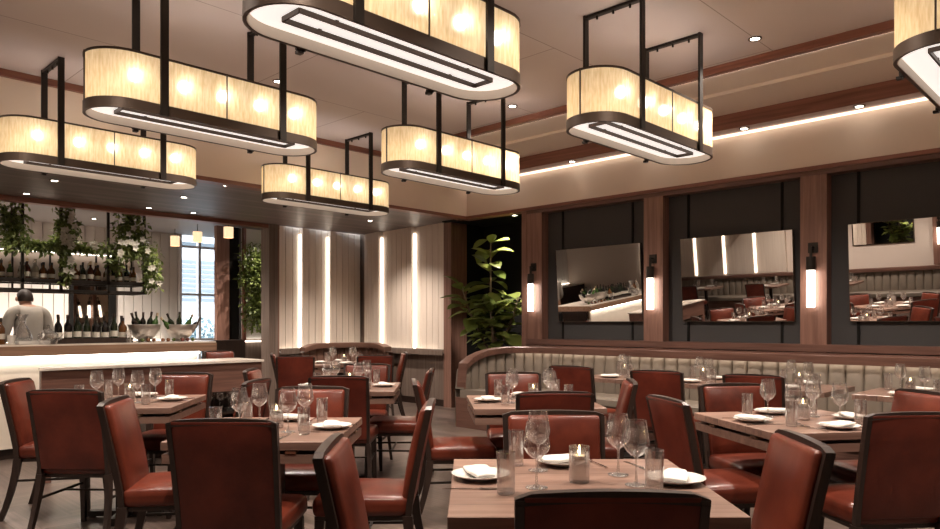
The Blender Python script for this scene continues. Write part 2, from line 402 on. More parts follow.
def make_floor():
    L, Wd = .60, .12; vs = []; fs = []; cols = []; uvs = []
    def rect(x, y, w, h, vert):
        if x+w < R0 or x > 8.3 or y+h < S0 or y > SB+.3: return
        g = .0012; n = len(vs)
        vs.extend([(x+g, y+g, 0), (x+w-g, y+g, 0), (x+w-g, y+h-g, 0), (x+g, y+h-g, 0)]); fs.append((n, n+1, n+2, n+3))
        c = random.uniform(.72, 1.3); cols.append((c, c*random.uniform(.96, 1.02), c*random.uniform(.94, 1.02)))
        o = random.uniform(0, 50)
        uvs.append([(o, o), (o, o+w), (o+h, o+w), (o+h, o)] if vert else [(o, o), (o+w, o), (o+w, o+h), (o, o+h)])
    for j in range(-22, 24):
        for k in range(-130, 150):
            x, y = k*Wd+j*L, k*Wd-j*L
            rect(x, y, L, Wd, False); rect(x+L, y+Wd-L, Wd, L, True)
    n = len(vs); vs.extend([(R0-.2, S0-.2, -.004), (8.4, S0-.2, -.004), (8.4, SB+.4, -.004), (R0-.2, SB+.4, -.004)]); fs.append((n, n+1, n+2, n+3)); cols.append((.25, .25, .25)); uvs.append([(0, 0)]*4)
    me = bpy.data.meshes.new('floor'); me.from_pydata(vs, [], fs)
    ca = me.color_attributes.new('plank', 'FLOAT_COLOR', 'CORNER'); uv = me.uv_layers.new(name='grain')
    for p in me.polygons:
        for q, li in enumerate(p.loop_indices):
            ca.data[li].color = (*cols[p.index], 1); uv.data[li].uv = uvs[p.index][q]
    me.materials.append(M['floor']); o = bpy.data.objects.new('floor', me); COL.objects.link(o); return struct(o)
make_floor()

sbox('ceiling', 'ceiling', R0, 5.72, S0, SH, ZC, ZC+.1)
M['cove_lit'] = plain('cove_lit', (.80, .69, .60), .8)  # paler than the plaster: cove light put into the colour
sbox('ceiling_side', 'cove_lit', 5.72, 6.33, S0, SH, ZC-.015, ZC+.1)
sbox('ceiling_cove', 'cove_lit', 6.33, RW+.2, S0, SH, ZC-.045, ZC+.1)
sbox('ceiling_bar', 'soffit', R0, RP+.1, SH+.1, SP, ZS, ZS+.05)
sbox('ceiling_back', plain('grey_ceiling', (.30, .29, .29), .6), R0, 8.3, SP+.1, SB+.1, 2.92, 3.0)
sbox('trim_1', 'beam', 5.69, 5.76, S0, SH, ZC-.06, ZC+.02)
sbox('trim_2', 'beam_x', R0, 5.76, SH-.04, SH+.02, ZC-.06, ZC+.02)
# right wall: plaster frieze, beam, cornice
sbox('wall_right', 'plaster', RW, RW+.2, S0, SH+.1, 2.755, ZC+.1)
sbox('trim_3', 'beam', 6.95, 7.12, S0, SH, 3.205, 3.355)
sbox('trim_4', 'beam', RW-.03, RW+.14, S0, SH+.1, 2.72, 2.758)
sbox('trim_5', 'walnut_h', RW-.005, RW+.14, S0, 5.95, 2.675, 2.72)
sbox('wall_header', 'header', R0, RW, SH, SH+.1, ZS-.02, ZC+.1)
sbox('trim_6', 'beam_x', R0, RW+.0, SH-.02, SH+.12, ZS-.06, ZS-.018)
cols = [(5.70, 5.95), (3.99, 4.23), (2.28, 2.52), (.57, .81), (-1.14, -.90), (-2.85, -2.61)]
for i, (a, b) in enumerate(cols):
    sbox('trim_%d' % (7+i), 'walnut', RW, RW+.14, a, b, .95, 2.676)
sbox('trim_13', 'walnut', RW-.004, RW+.14, 5.95, 6.03, .95, 2.72)
nb = MB().box(RW+.135, RW+.2, S0, 5.95, .0, 2.72)
struct(nb.build('wall_niche', 'niche'))
seam = MB()
for a, b in zip(cols[1:], cols[:-1]):
    lo, hi = a[1], b[0]
    for s in (lo+.22, hi-.24): seam.box(RW+.122, RW+.136, s-.012, s+.012, 1.06, 2.68)
struct(seam.build('trim_14', 'black'))
sbox('trim_15', 'walnut_h', RW-.01, RW+.14, S0, 5.95, .985, 1.055)
# dark alcove behind the fig
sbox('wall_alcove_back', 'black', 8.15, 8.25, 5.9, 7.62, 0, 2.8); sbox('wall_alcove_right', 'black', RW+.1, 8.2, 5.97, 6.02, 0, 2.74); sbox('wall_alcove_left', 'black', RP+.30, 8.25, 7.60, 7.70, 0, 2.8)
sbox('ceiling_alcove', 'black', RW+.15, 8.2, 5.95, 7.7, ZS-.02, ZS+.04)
sbox('trim_16', 'walnut', RP-.03, RP+.30, 7.58, 7.74, 0, 2.76)
# lit panel walls
def panel(name, segs, along, plane, z0, z1, d=.085):
    mb = MB()
    for a, b in segs:
        # a = protruding end (left as seen), b = recessed end
        n = max(2, round(abs(b-a)/.14))
        for q in range(n):
            t0, t1 = q/n, (q+1)/n
            u0 = a+(b-a)*t0; u1 = a+(b-a)*t1-(.010 if b > a else -.010)
            d0 = d*(1-t0); d1 = d*(1-t1)+.004
            if along == 'r': P = [(u0, plane-d0), (u1, plane-d1), (u1, plane+.04), (u0, plane+.04)]
            else: P = [(plane-d0, u0), (plane-d1, u1), (plane+.04, u1), (plane+.04, u0)]
            mb.prism(P, z0, z1)
    return struct(mb.build(name, 'panel'))
ZP = .86
panel('wall_panels_back', [(5.89, 6.33), (6.33, 6.86), (6.86, RP+.085)], 'r', SP+.085, ZP, ZS)
panel('wall_panels_side', [(9.33, 9.83), (8.51, 9.33), (7.76, 8.51)], 's', RP+.085, ZP, ZS)
sbox('wall_back_core', 'dado', 5.86, 7.9, SP+.12, SP+.2, 0, ZS+.1)
sbox('wall_side_core', 'dado', RP+.12, RP+.2, 7.74, SP+.2, 0, ZS+.1)
dd = MB().box(5.89, RP, SP+.03, SP+.13, 0, .80)
struct(dd.build('wall_dado_back', 'dado'))
struct(MB().box(RP+.03, RP+.13, 7.74, SP+.1, 0, .80).build('wall_dado_side', wood('grey_oak_side', (.12, .085, .068), (.22, .165, .135), (30, 30, 1.2), .5, (1, .2, .06))))
sbox('baseboard_side', 'dark', RP+.015, RP+.13, 7.74, SP+.05, 0, .10)
sbox('baseboard_back', 'dark', 5.89, RP, SP+.015, SP+.13, 0, .10)
k = 0
for r, lab in ((6.33, 'left'), (6.86, 'right')):
    tag(MB().box(r-.024, r-.004, SP+.045, SP+.075, ZP, ZS-.10).build('light_strip', 'led'), 'vertical glowing light strip, %s one on the panel wall left of the corner' % lab, 'light strip', 'light strips in the panel walls')
for s, lab in ((9.33, 'left'), (8.51, 'right')):
    tag(MB().box(RP+.045, RP+.075, s-.024, s-.004, ZP, ZS-.10).build('light_strip', 'led'), 'vertical glowing light strip, %s one on the panel wall right of the corner' % lab, 'light strip', 'light strips in the panel walls')
tag(MB().box(5.91, RP-.02, SP-.035, SP-.015, .802, .828).build('light_strip', 'led'), 'horizontal glow strip under the lit panels left of the corner', 'light strip')
tag(MB().box(RP-.035, RP-.015, 7.90, SP-.04, .802, .828).build('light_strip', 'led'), 'horizontal glow strip under the lit panels right of the corner', 'light strip')
sbox('trim_28', 'dado', 5.89, RP, SP-.065, SP+.1, .775, .80); sbox('trim_29', 'dado', RP-.065, RP+.1, 7.74, SP, .775, .80)
sbox('trim_26', 'dado', 5.89, RP-.05, SP-.065, SP-.05, .80, .845); sbox('trim_27', 'dado', RP-.065, RP-.05, 7.74, SP-.05, .80, .845)
sbox('trim_17', 'walnut', 5.86, 5.89, SP-.03, SP+.12, 0, ZS)
sbox('trim_18', 'dado', 5.71, 5.86, SP-.04, SP+.2, 0, ZS)
sbox('trim_19', 'beam_x', R0, 5.9, SP-.02, SP+.12, ZS-.06, ZS+.16)
# cove light behind the beam
tag(MB().box(7.13, 7.195, S0, SH-.02, 3.19, 3.2).build('light_strip', 'led_soft'), 'long cream cove light strip along the wall under the wooden beam', 'light strip')
tag(MB().box(5.765, 5.785, S0, SH-.1, ZC-.052, ZC-.03).build('light_strip', 'led_soft'), 'cove glow strip tucked behind the wooden ceiling edge trim', 'light strip')
# far walls
wl = MB(); x = R0
while x < 5.80:
    wl.box(x+.007, min(x+.16, 5.82)-.007, SB, SB+.1, 0, 2.92); x += .16
wl.box(R0, 5.82, SB+.03, SB+.12, 0, 2.92)
struct(wl.build('wall_back', 'white_panel'))
sbox('wall_back_right', 'white_panel', 6.72, 8.3, SB, SB+.1, 0, 2.92)
# window
wf = MB()
for r in (5.83, 6.20, 6.70): wf.box(r-.025, r+.025, SB-.02, SB+.08, 0, 2.92)
for z in (.05, .95, 1.80, 2.70): wf.box(5.83, 6.70, SB-.015, SB+.07, z-.02, z+.02)
wo = struct(wf.build('window_1', plain('white_frame', (.85, .86, .88), .5)))
MB().box(5.84, 6.69, SB+.02, SB+.03, .05, 2.9).build('window_pane', 'pane', wo)
# divider walls right of the window
sbox('trim_20', 'walnut', 5.66, 5.88, 11.4, 11.5, 0, 2.9)
sbox('trim_21', 'black', 5.88, 6.07, 11.42, 11.55, 0, 2.9)
sbox('wall_green', 'dado', 6.12, 7.4, 11.45, 11.55, 0, 2.9)
struct(MB().box(6.12, 7.4, 11.43, 11.46, .98, 2.9).build('trim_22', 'white_panel'))
tag(MB().box(6.14, 7.3, 11.38, 11.42, .93, .955).build('light_strip', 'led'), 'horizontal glow strip under the trailing ivy on the far wall', 'light strip')
sbox('trim_23', 'beam', 6.13, 6.18, 11.38, 11.46, .9, 2.9)
# walls behind the camera
M['pale_plaster'] = plain('pale_plaster', (.72, .62, .55), .8)
sbox('wall_left', 'pale_plaster', R0-.1, R0, S0, SB+.1, 0, 3.5)
sbox('wall_front', 'pale_plaster', R0, 7.4, S0-.1, S0, 0, 3.5)
sbox('wall_far_right', 'black', 8.3, 8.4, 7.2, SB, 0, 3.0)
# outside
bd = thing('building', 'pale building with a grey louvred band across the street outside the window', 'building', (8, 19, 0))
MB().box(-7, 7, 0, 1, -1, 6).build('facade', plain('white_facade', (.80, .82, .84), .7), bd)
lv = MB()
for i in range(9): lv.box(-7, 7, -.06, .0, 1.85+.13*i, 1.93+.13*i)
lv.build('louvres', plain('grey_louvre', (.22, .25, .29), .6), bd); MB().box(-7, 7, -.1, 0, 3.35, 3.45).build('gutter', plain('dark_gutter', (.1, .12, .14), .6), bd)
clump('shrub', 'bluish shrub outside the far window in front of the pale building', [(7.2, 10.4, 17.6, 18.3, .2, 1.35)], 900, 21, 0, (.12, .22), leafmat('shrub_leaf', (.10, .16, .17), (.35, .45, .48), .6))
sbox('floor_outside', plain('pavement', (.6, .6, .6), .9), -6, 20, SB+.4, 24, -.1, -.01)

# ------------------------------------------------------------------ plants
def fig(label, x, y, h, seed):
    rd = random.Random(seed); t = thing('fiddle_leaf_fig', label, 'plant', (x, y, 0))
    MB().lathe([(.0, 0), (.17, 0), (.21, .42), (.19, .42), (.18, .36), (0, .36)], 24).build('pot', 'black', t, smooth=40)
    tr = MB(); lf = MB()
    stems = [[(0, 0, .3), (.02, -.02, 1.0), (-.03, .03, 1.6), (-.06, .0, h)], [(0, 0, .3), (-.06, .05, .9), (-.24, .22, 1.4), (-.32, .3, 1.75)], [(0, 0, .3), (.08, -.05, .9), (.20, -.18, 1.35), (.26, -.24, 1.62)],
             [(0, 0, .8), (.1, .1, 1.2), (.18, .2, 1.5)], [(0, 0, .8), (-.14, -.1, 1.2), (-.24, -.14, 1.55)]]
    for si, P in enumerate(stems):
        tr.tube(P, [.022]+[.014]*(len(P)-2)+[.006], 8)
        P = [Vector(p) for p in P]; nl = (36, 28, 28, 20, 20)[si]
        for i in range(nl):
            t01 = .32+.68*(i/(nl-1)); f = t01*(len(P)-1); k = min(int(f), len(P)-2); p = P[k].lerp(P[k+1], f-k)
            if p.z < .95: continue
            ang = i*2.4+rd.uniform(-.3, .3); el = rd.uniform(-.5, .8)
            d = Vector((math.cos(ang)*math.cos(el), math.sin(ang)*math.cos(el), math.sin(el)))
            q = p+d*.05; tr.tube([p, q], .004, 5); L = rd.uniform(.22, .36)
            leaf_mb(lf, q, d, (rd.uniform(-.3, .3), rd.uniform(-.3, .3), 1), L, L*rd.uniform(.62, .80), rd.uniform(.0, .4))
    tr.build('trunk', 'bark', t, smooth=50); lf.build('foliage', 'fig_leaf', t, smooth=60)
    return t
fig('tall fiddle leaf fig in the dark alcove behind the curved bench end', 7.30, 6.62, 2.42, 3)

# ------------------------------------------------------------------ banquette along the right wall
def bench_path():
    P = []
    P += [((7.0, S0+.02), (-1, 0), 1.)]
    P += [((7.0, s), (-1, 0), 1.) for s in [S0+.15*i for i in range(1, 60)] if s < 5.2]
    c = (6.15, 5.25); R = .85
    N = 11
    for i in range(N+1):
        a = (PI*.5)*i/N; P.append(((c[0]+R*math.cos(a), c[1]+R*math.sin(a)), (-math.cos(a), -math.sin(a)), 1.))
    P.append(((6.12, 6.10), (0, -1), 1.))
    return P
def bench(label, path, top, seat_d=.55, mats=('bench', 'bench', 'walnut_h'), ch=.026, droop=None, rail=True, cat='bench', glow=None):
    t = thing('banquette', label, cat)
    back = MB(); n = len(path)
    def zt(i): return top-(droop(i, n) if droop else 0)
    for i in range(n-1):
        (p, d, _), (q, e, _) = path[i], path[i+1]
        vs = []; m = 13
        for j in range(m+1):
            w = j/m; bl = (ch*max(0, math.sin(PI*w))**.5 if 0 < j < m else -.014)
            x = p[0]+(q[0]-p[0])*w; y = p[1]+(q[1]-p[1])*w; dx = d[0]+(e[0]-d[0])*w; dy = d[1]+(e[1]-d[1])*w
            zz = zt(i)+(zt(i+1)-zt(i))*w
            for z, k in ((.40, 0), (.46, 1), (zz-.06, 1), (zz-.022, .55)):
                o = bl*k+.05*(1-(z-.4)/.6)
                vs.append((x+dx*o, y+dy*o, z))
            vs.append((x-dx*.08, y-dy*.08, zz-.022)); vs.append((x-dx*.08, y-dy*.08, .02))
        K = 6
        fs = [(j*K+k, (j+1)*K+k, (j+1)*K+k+1, j*K+k+1) for j in range(m) for k in range(K-1)]
        back.add(vs, fs)
    back.build('backrest', mats[0], t, smooth=50)
    st = MB(); bs = MB(); rl = MB()
    def sweep(mb, prof, cap=True, lift=False):
        K = len(prof); vs = []; fs = []; n = len(path)
        for i, (p, d, _) in enumerate(path):
            dz = zt(i)-top if lift else 0
            vs += [(p[0]+d[0]*a, p[1]+d[1]*a, z+dz) for a, z in prof]
        for i in range(n-1):
            for k in range(K): fs.append((i*K+k, i*K+(k+1) % K, (i+1)*K+(k+1) % K, (i+1)*K+k))
        fs += [tuple(range(K)), tuple((n-1)*K+k for k in range(K))[::-1]]
        mb.add(vs, fs)
    sweep(st, [(.0, .36), (seat_d-.02, .36), (seat_d, .38), (seat_d, .44), (seat_d-.03, .465), (.0, .455)])
    st.build('seat', mats[1], t, smooth=40)
    sweep(bs, [(-.07, 0), (seat_d-.08, 0), (seat_d-.08, .36), (-.07, .36)]); bs.build('plinth', mats[2], t)
    if rail:
        sweep(rl, [(-.05, top), (.076, top), (.076, top-.018), (.089, top-.018), (.095, top+.01), (.095, top+.055), (.085, top+.062), (-.05, top+.062)], lift=True); rl.build('top_rail', mats[2], t, smooth=40)
    if glow:
        g = MB(); full = path[:]; path[:] = full[:-7]; n = len(path); sweep(g, [(.056, top-.012), (.070, top-.012), (.070, top-.003), (.056, top-.003)]); path[:] = full; tag(g.build('light_strip', 'led_bench'), glow, 'light strip')
    return t
def droop(i, n):
    x = max(0, i-(n-8))/7
    return .42*(1-math.sqrt(max(0, 1-x**2.2))) if x > 0 else 0
bench('long taupe channel-tufted bench with walnut rail along the mirrored wall', bench_path(), .905, droop=droop, glow='thin glow strip under the walnut rail of the long bench')
# ledge shelf joining rail to wall
sbox('trim_24', 'walnut_h', 7.05, RW+.13, S0, 5.9, .925, .975)
# corner booth
cb = [((6.05+.13*i, 9.45), (0, -1), 1.) for i in range(6)]
c = (6.72, 9.05); cb += [((c[0]+.4*math.sin(a), c[1]+.4*math.cos(a)), (-math.sin(a), -math.cos(a)), 1.) for a in [PI/2*i/6 for i in range(7)]]
cb += [((7.12, 9.05-.13*i), (-1, 0), 1.) for i in range(1, 4)]
def boothdroop(i, n): return .06*max(0, 1-i/1.5)+.06*max(0, 1-(n-1-i)/1.5)
bench('low brown leather corner booth below the lit panel walls', cb, .885, .5, ('boothbrown', 'boothbrown', 'boothbrown'), .012, boothdroop)

# ------------------------------------------------------------------ wall mirrors and sconces
def wall_mirror(label, s0, s1, tilt=.065, z0=1.28, h=.90):
    t = thing('wall_mirror', label, 'mirror', (RW+.115, (s0+s1)/2, z0)); t.rotation_euler = (0, -math.atan2(tilt, h), 0)
    w = (s1-s0)/2
    MB().box(-.012, .0, -w, w, 0, h).build('glass', 'mirror', t)
    MB().box(.0, .02, -w-.006, w+.006, -.006, h+.006).box(-.014, .002, -w-.006, -w, 0, h).box(-.014, .002, w, w+.006, 0, h).box(-.014, .002, -w, w, h, h+.006).box(-.014, .002, -w, w, -.006, 0).build('frame', 'bronze', t)
    return t
wall_mirror('tilted wall mirror in the left niche, nearest the fig plant', 4.305, 5.505)
wall_mirror('tilted wall mirror in the middle niche between two sconces', 2.61, 3.80)
wall_mirror('tilted wall mirror in the right niche, cut by the photo edge', .91, 2.105)
def make_sconce():
    t = thing('wall_sconce', '', 'lamp')
    MB().box(-.012, 0, -.045, .045, .52, .62).build('wall_plate', 'steel', t, bevel=.003)
    MB().box(-.07, -.01, -.012, .012, .56, .58).box(-.075, -.055, -.01, .01, .47, .58).build('arm', 'steel', t)
    cp = MB().cyl(-.065, 0, .35, .48, .042, 20).build('cap', 'steel', t, smooth=40)
    MB().lathe([(.0, 0), (.034, 0), (.038, .006), (.038, .35), (0, .35)], 20, (-.065, 0, 0)).build('light_tube', 'tube', cp, smooth=40)
    return t
SC = Stamp(make_sconce)
for (s, lab) in ((5.83, 'beside the fig plant'), (4.11, 'between the left and middle mirrors'), (2.40, 'between the middle and right mirrors')):
    SC.put((RW, s, 1.41), 0, 'wall sconce with glowing tube on the walnut column %s' % lab, 'lamp', 'wall sconces')

# ------------------------------------------------------------------ chandeliers
LL, LW, LH, ZB = 1.588, .434, .348, 2.54
def stadium(L, Wd, n=14):
    h = L/2-Wd/2; P = []
    for i in range(n+1):
        a = -PI/2+PI*i/n; P.append((h+Wd/2*math.cos(a), Wd/2*math.sin(a)))
    for i in range(n+1):
        a = PI/2+PI*i/n; P.append((-h+Wd/2*math.cos(a), Wd/2*math.sin(a)))
    return P
def make_lamp():
    t = thing('chandelier', '', 'lamp')
    mb = MB(); P = stadium(LL-.01, LW-.01, 16); n = len(P)
    mb.add([(x, y, z) for z in (.05, LH-.008) for x, y in P], [(i, (i+1) % n, n+(i+1) % n, n+i) for i in range(n)])
    mb.build('lamp_shade', 'shade', t, smooth=50)
    MB().ring(stadium(LL, LW, 16), stadium(LL-.03, LW-.03, 16), -.008, .056).build('lower_band', 'bronze', t, smooth=40)
    MB().ring(stadium(LL, LW, 16), stadium(LL-.016, LW-.016, 16), LH-.014, LH).build('upper_band', 'bronze', t, smooth=40)
    MB().prism(stadium(LL-.042, LW-.042, 16), .044, .050).build('diffuser', 'diffuser', t)
    MB().ring(stadium(LL-.034, LW-.034, 16), stadium(LL-.040, LW-.040, 16), -.006, .05).build('liner', 'liner', t, smooth=40)
    f = MB(); a, b = .60, .066
    for y in (-b, b): f.box(-a, a, y-.0045, y+.0045, .018, .040)
    for x in (-a, a): f.box(x-.0045, x+.0045, -b, b, .018, .040)
    for x in (-.41, .41):
        for y in (-b, b): f.box(x-.008, x+.008, y-.006, y+.006, .03, .05)
    f.build('underframe', 'bronze', t)
    for y in (-LW/2, LW/2): MB().box(-.0035, .0035, y-.003, y+.003, .05, LH).build('seam', 'bronze', t)
    for sx in (-1, 1):
        x0 = sx*(LL/2-LW/2)
        for a in (0,): px, py = x0+sx*LW/2*math.cos(a), LW/2*math.sin(a); MB().box(px-.004, px+.004, py-.004, py+.004, .05, LH).build('seam', 'bronze', t)
    for sx in (-.41, .41):
        hb = MB(); top = ZC-ZB
        for sy in (-1, 1): hb.box(sx-.024, sx+.024, sy*(LW/2+.006)-.008, sy*(LW/2+.006)+.008, -.012, top)
        hb.box(sx-.02, sx+.02, -LW/2, LW/2, top-.022, top-.004)
        for y in (-.13, 0, .13): hb.cyl(sx, y, top-.045, top-.02, .008, 8)
        hb = hb.build('hanger', 'steel', t)
        MB().box(sx-.014, sx+.014, LW/2-.0, LW/2+.03, -.025, -.010).build('bracket', 'steel', hb)
    for x in (-.56, -.26, 0, .27, .54):
        bu = MB().lathe([(0, -.036), (.016, -.031), (.030, -.014), (.034, 0), (.030, .014), (.016, .031), (0, .036)], 10, (x, -.150, .215)).build('bulb', 'bulb', t, smooth=80)
        MB().lathe([(.052*math.sin(PI*q/10), -.052*math.cos(PI*q/10)) for q in range(11)], 14, (x, -.150, .215)).build('bulb_halo', 'halo', bu, smooth=80)
    return t
LP = Stamp(make_lamp)
lamps = [(2.25, 4.61, 'second largest, upper left, above the near left table'), (2.25, 6.59, 'at the far left edge of the photo, by the bar'), (2.25, 2.66, 'largest, top centre of the photo'),
         (4.56, 4.61, 'middle one, right of centre left, below the largest'), (4.56, 2.67, 'right one, above the right-hand table'), (4.58, 6.61, 'smallest, furthest from the camera, by the corner booth'), (4.60, .74, 'cut by the upper right edge of the photo'),
         (2.25, .74, 'added for light out of frame directly ahead of and above the camera'), (4.58, -1.2, 'added for light out of frame behind the camera near the mirrored wall'), (2.25, -1.2, 'added for light out of frame behind the camera in the room middle'), (-.05, 2.66, 'added for light out of frame left, second from the back wall'), (-.05, 4.61, 'added for light out of frame left, in line with the bar end'), (-.05, .74, 'added for light out of frame left of the camera')]  # out-of-frame chandeliers in this row are added to light the room
for x, y, lab in lamps:
    LP.put((x, y, ZB), 0, 'oval linen chandelier, %s' % lab, 'lamp', 'oval chandeliers')

# ------------------------------------------------------------------ downlights
def make_down():
    t = thing('downlight', '', 'lamp')
    MB().ring([(.05*math.cos(a), .05*math.sin(a)) for a in [2*PI*i/20 for i in range(20)]], [(.034*math.cos(a), .034*math.sin(a)) for a in [2*PI*i/20 for i in range(20)]], -.006, .0).build('bezel', 'bronze', t)
    MB().cyl(0, 0, -.003, .0, .034, 16).build('lens', 'down', t)
    return t
DN = Stamp(make_down)
def spot(o, W_, size, blend=.7, tilt=(0, 0)):
    l = bpy.data.lights.new('spot', 'SPOT'); l.energy = W_; l.spot_size = math.radians(size); l.spot_blend = blend; l.color = (1, .86, .74); l.shadow_soft_size = .03
    lo = bpy.data.objects.new('spot', l); COL.objects.link(lo); lo.location = (0, 0, -.02); lo.rotation_euler = (tilt[0], tilt[1], 0); lo.parent = o
def unproj(u, v, z):
    Y = (z-1.26)*714.4/(323-v); return W((u-470)/714.4*Y, Y)
for r, s, lab in ((3.36, 5.62, 'in the ceiling between the two middle chandeliers'), (3.36, 3.64, 'in the ceiling between the largest and the right chandelier'), (1.15, 5.6, 'in the ceiling above the upper left chandelier'),
                  (1.1, 3.6, 'added as fill out of frame above the left tables'), (3.4, 1.7, 'added as fill out of frame above the nearest table'), (3.4, -.4, 'added as fill out of frame behind the camera'), (5.35, 4.6, 'in the ceiling close to its wooden edge trim'), (5.35, 2.2, 'in the ceiling above the right-hand table'), (1.3, 1.7, 'added as fill out of frame above the camera'), (5.2, .2, 'added as fill out of frame far right'), (-2.0, 4.2, 'added to light the tables opposite the mirrors'), (-2.0, 6.4, 'added to light the end of the opposite bench')):  # out-of-frame and opposite-wall downlights here are added as fill light
    o = DN.put((r, s, ZC), 0, 'small round downlight %s' % lab, 'lamp', 'ceiling downlights'); spot(o, 235, 125, 1.)
for s, lb in ((6.15, 'above the dark alcove'), (5.1, 'above the left mirror'), (4.05, 'above the left wall column'), (3.0, 'above the middle mirror'), (1.95, 'above the right mirror'), (.9, 'out of frame at the right')):
    o = DN.put((7.03, s, 3.203), 0, 'small round downlight under the wooden beam, %s' % lb, 'lamp', 'beam downlights')
bl = ['over the left end of the bar', 'over the bar, second from left', 'over the bar, third from left', 'above the bowls of bottles', 'near the right end of the bar', 'above the low counter end', 'above the corner booth', 'above the left panel wall']
for (u, v), lab in zip([(26.5, 194), (54.5, 181), (148.7, 208), (184, 197.5), (193.5, 213), (226, 186), (370, 221), (315, 208)], bl):
    r, s = unproj(u, v, ZS-.005); o = DN.put((r, s, ZS), 0, 'small round downlight in the dark plank soffit %s' % lab, 'lamp', 'soffit downlights'); spot(o, 190 if u > 300 else 60, 120, 1.)
for r, s, lab in ((1.6, 10.9, 'left'), (3.0, 10.9, 'middle'), (4.4, 10.9, 'right'), (2.2, 12.2, 'rear left'), (4.0, 12.2, 'rear right'), (6.6, 10.7, 'by the ivy')):  # unseen downlights added to brighten the bar's back wall and the ivy
    o = DN.put((r, s, 2.92), 0, 'small round fill downlight added in the grey ceiling behind the bar, %s' % lab, 'lamp', 'added back bar fill lights'); spot(o, 210, 135, 1.)
o = DN.put((7.55, 6.45, ZS-.02), 0, 'small round downlight above the fig plant in the alcove', 'lamp'); spot(o, 220, 80)

# ------------------------------------------------------------------ chairs
def rake(z):
    """y of the back line at height z (chair faces +y)"""
    return -.215-.10*max(0, (z-.40)/.5)**1.15 if z > .40 else -.215-.09*((.40-z)/.40)**1.6
def make_chair():
    t = thing('dining_chair', '', 'chair'); K = .90
    MB().cushion(.425, .435, .09, .03, (0, -.002, .428), (0, 0, .016), lambda p: (p[0]*(1+.04*(p[1]/.23)), p[1], p[2])).build('seat', 'leather', t, smooth=60)
    MB().hexa([(-.19, -.2, .366), (.19, -.2, .366), (.197, .205, .366), (-.197, .205, .366)], [(-.19, -.2, .386), (.19, -.2, .386), (.197, .205, .386), (-.197, .205, .386)]).build('seat_frame', 'dark', t)
    def wp(p): return (p[0]*K*(.955+.10*(p[2]-.40)), p[1]+rake(p[2]), p[2])
    MB().cushion(.432, .040, .42, .019, (0, .017, .660), (0, .014, 0), wp).build('backrest', 'leather', t, smooth=60)
    MB().cushion(.436, .012, .456, .005, (0, -.011, .648), (0, 0, 0), wp, 4).build('back_panel', 'leather_back', t, smooth=60)
    fr = MB(); N = 9
    def px(z): return .218*K*(.955+.10*(z-.40))+.009
    for sx in (-1, 1):
        prev = None
        for i in range(N+1):
            z = .385+(.868-.385)*i/N; y = rake(z); x = sx*px(z)
            q = [(x-.0105, y-.018, z), (x+.0105, y-.018, z), (x+.0105, y+.011, z), (x-.0105, y+.011, z)]
            if prev: fr.hexa(prev, q)
            prev = q
    prev = None; hw = px(.868)+.0105
    for i in range(13):
        x = -hw+2*hw*i/12; z = .874+.009*(1-(x/hw)**2); y0 = rake(.86)
        e = .010 if i in (0, 12) else 0
        q = [(x, y0-.018, z-.020), (x, y0+.011, z-.020), (x, y0+.010, z+.006-e), (x, y0-.018, z+.006-e)]
        if prev: fr.add(prev+q, [(0, 1, 5, 4), (1, 2, 6, 5), (2, 3, 7, 6), (3, 0, 4, 7)])
        else: fr.add(q, [(0, 3, 2, 1)])
        prev = q
    fr.add(prev, [(0, 1, 2, 3)])
    fr.build('back_frame', 'dark', t, smooth=35)
    for sx in (-1, 1):
        lg = MB(); prev = None
        for i in range(6):
            z = .39*(1-i/5); y = rake(z); x = sx*(px(.385)+.03*(1-z/.39)); h = .0115+.003*z/.39; d = .015+.008*z/.39
            q = [(x-h, y-d, z), (x+h, y-d, z), (x+h, y+d, z), (x-h, y+d, z)]
            if prev: lg.hexa(q, prev)
            prev = q
        lg.build('leg', 'dark', t, smooth=30)
        lg = MB(); x = sx*.18
        lg.hexa([(x+sx*.012-.012, .19, 0), (x+sx*.012+.012, .19, 0), (x+sx*.012+.012, .213, 0), (x+sx*.012-.012, .213, 0)], [(x-.02, .16, .37), (x+.02, .16, .37), (x+.02, .204, .37), (x-.02, .204, .37)])
        lg.build('leg', 'dark', t)
    st = MB()
    for sx in (-1, 1): st.bar((sx*.205, rake(.25), .25), (sx*.186, .185, .25), .010, .014)
    st.bar((-.197, .0, .25), (.197, .0, .25), .014, .010); st.build('stretcher', 'steel', t)
    return t
CH = Stamp(make_chair)
BACK = .312
def chair(X, Y, face, label, group='red leather dining chairs', wz=0):
    """X, Y: top of the back; face: view-aligned heading in degrees (0 = away from the camera, 90 = right)"""
    a = math.radians(face); X += math.sin(a)*BACK; Y += math.cos(a)*BACK
    r, s = W(X, Y); return CH.put((r, s, 0), -TH-a, label, 'chair', group)

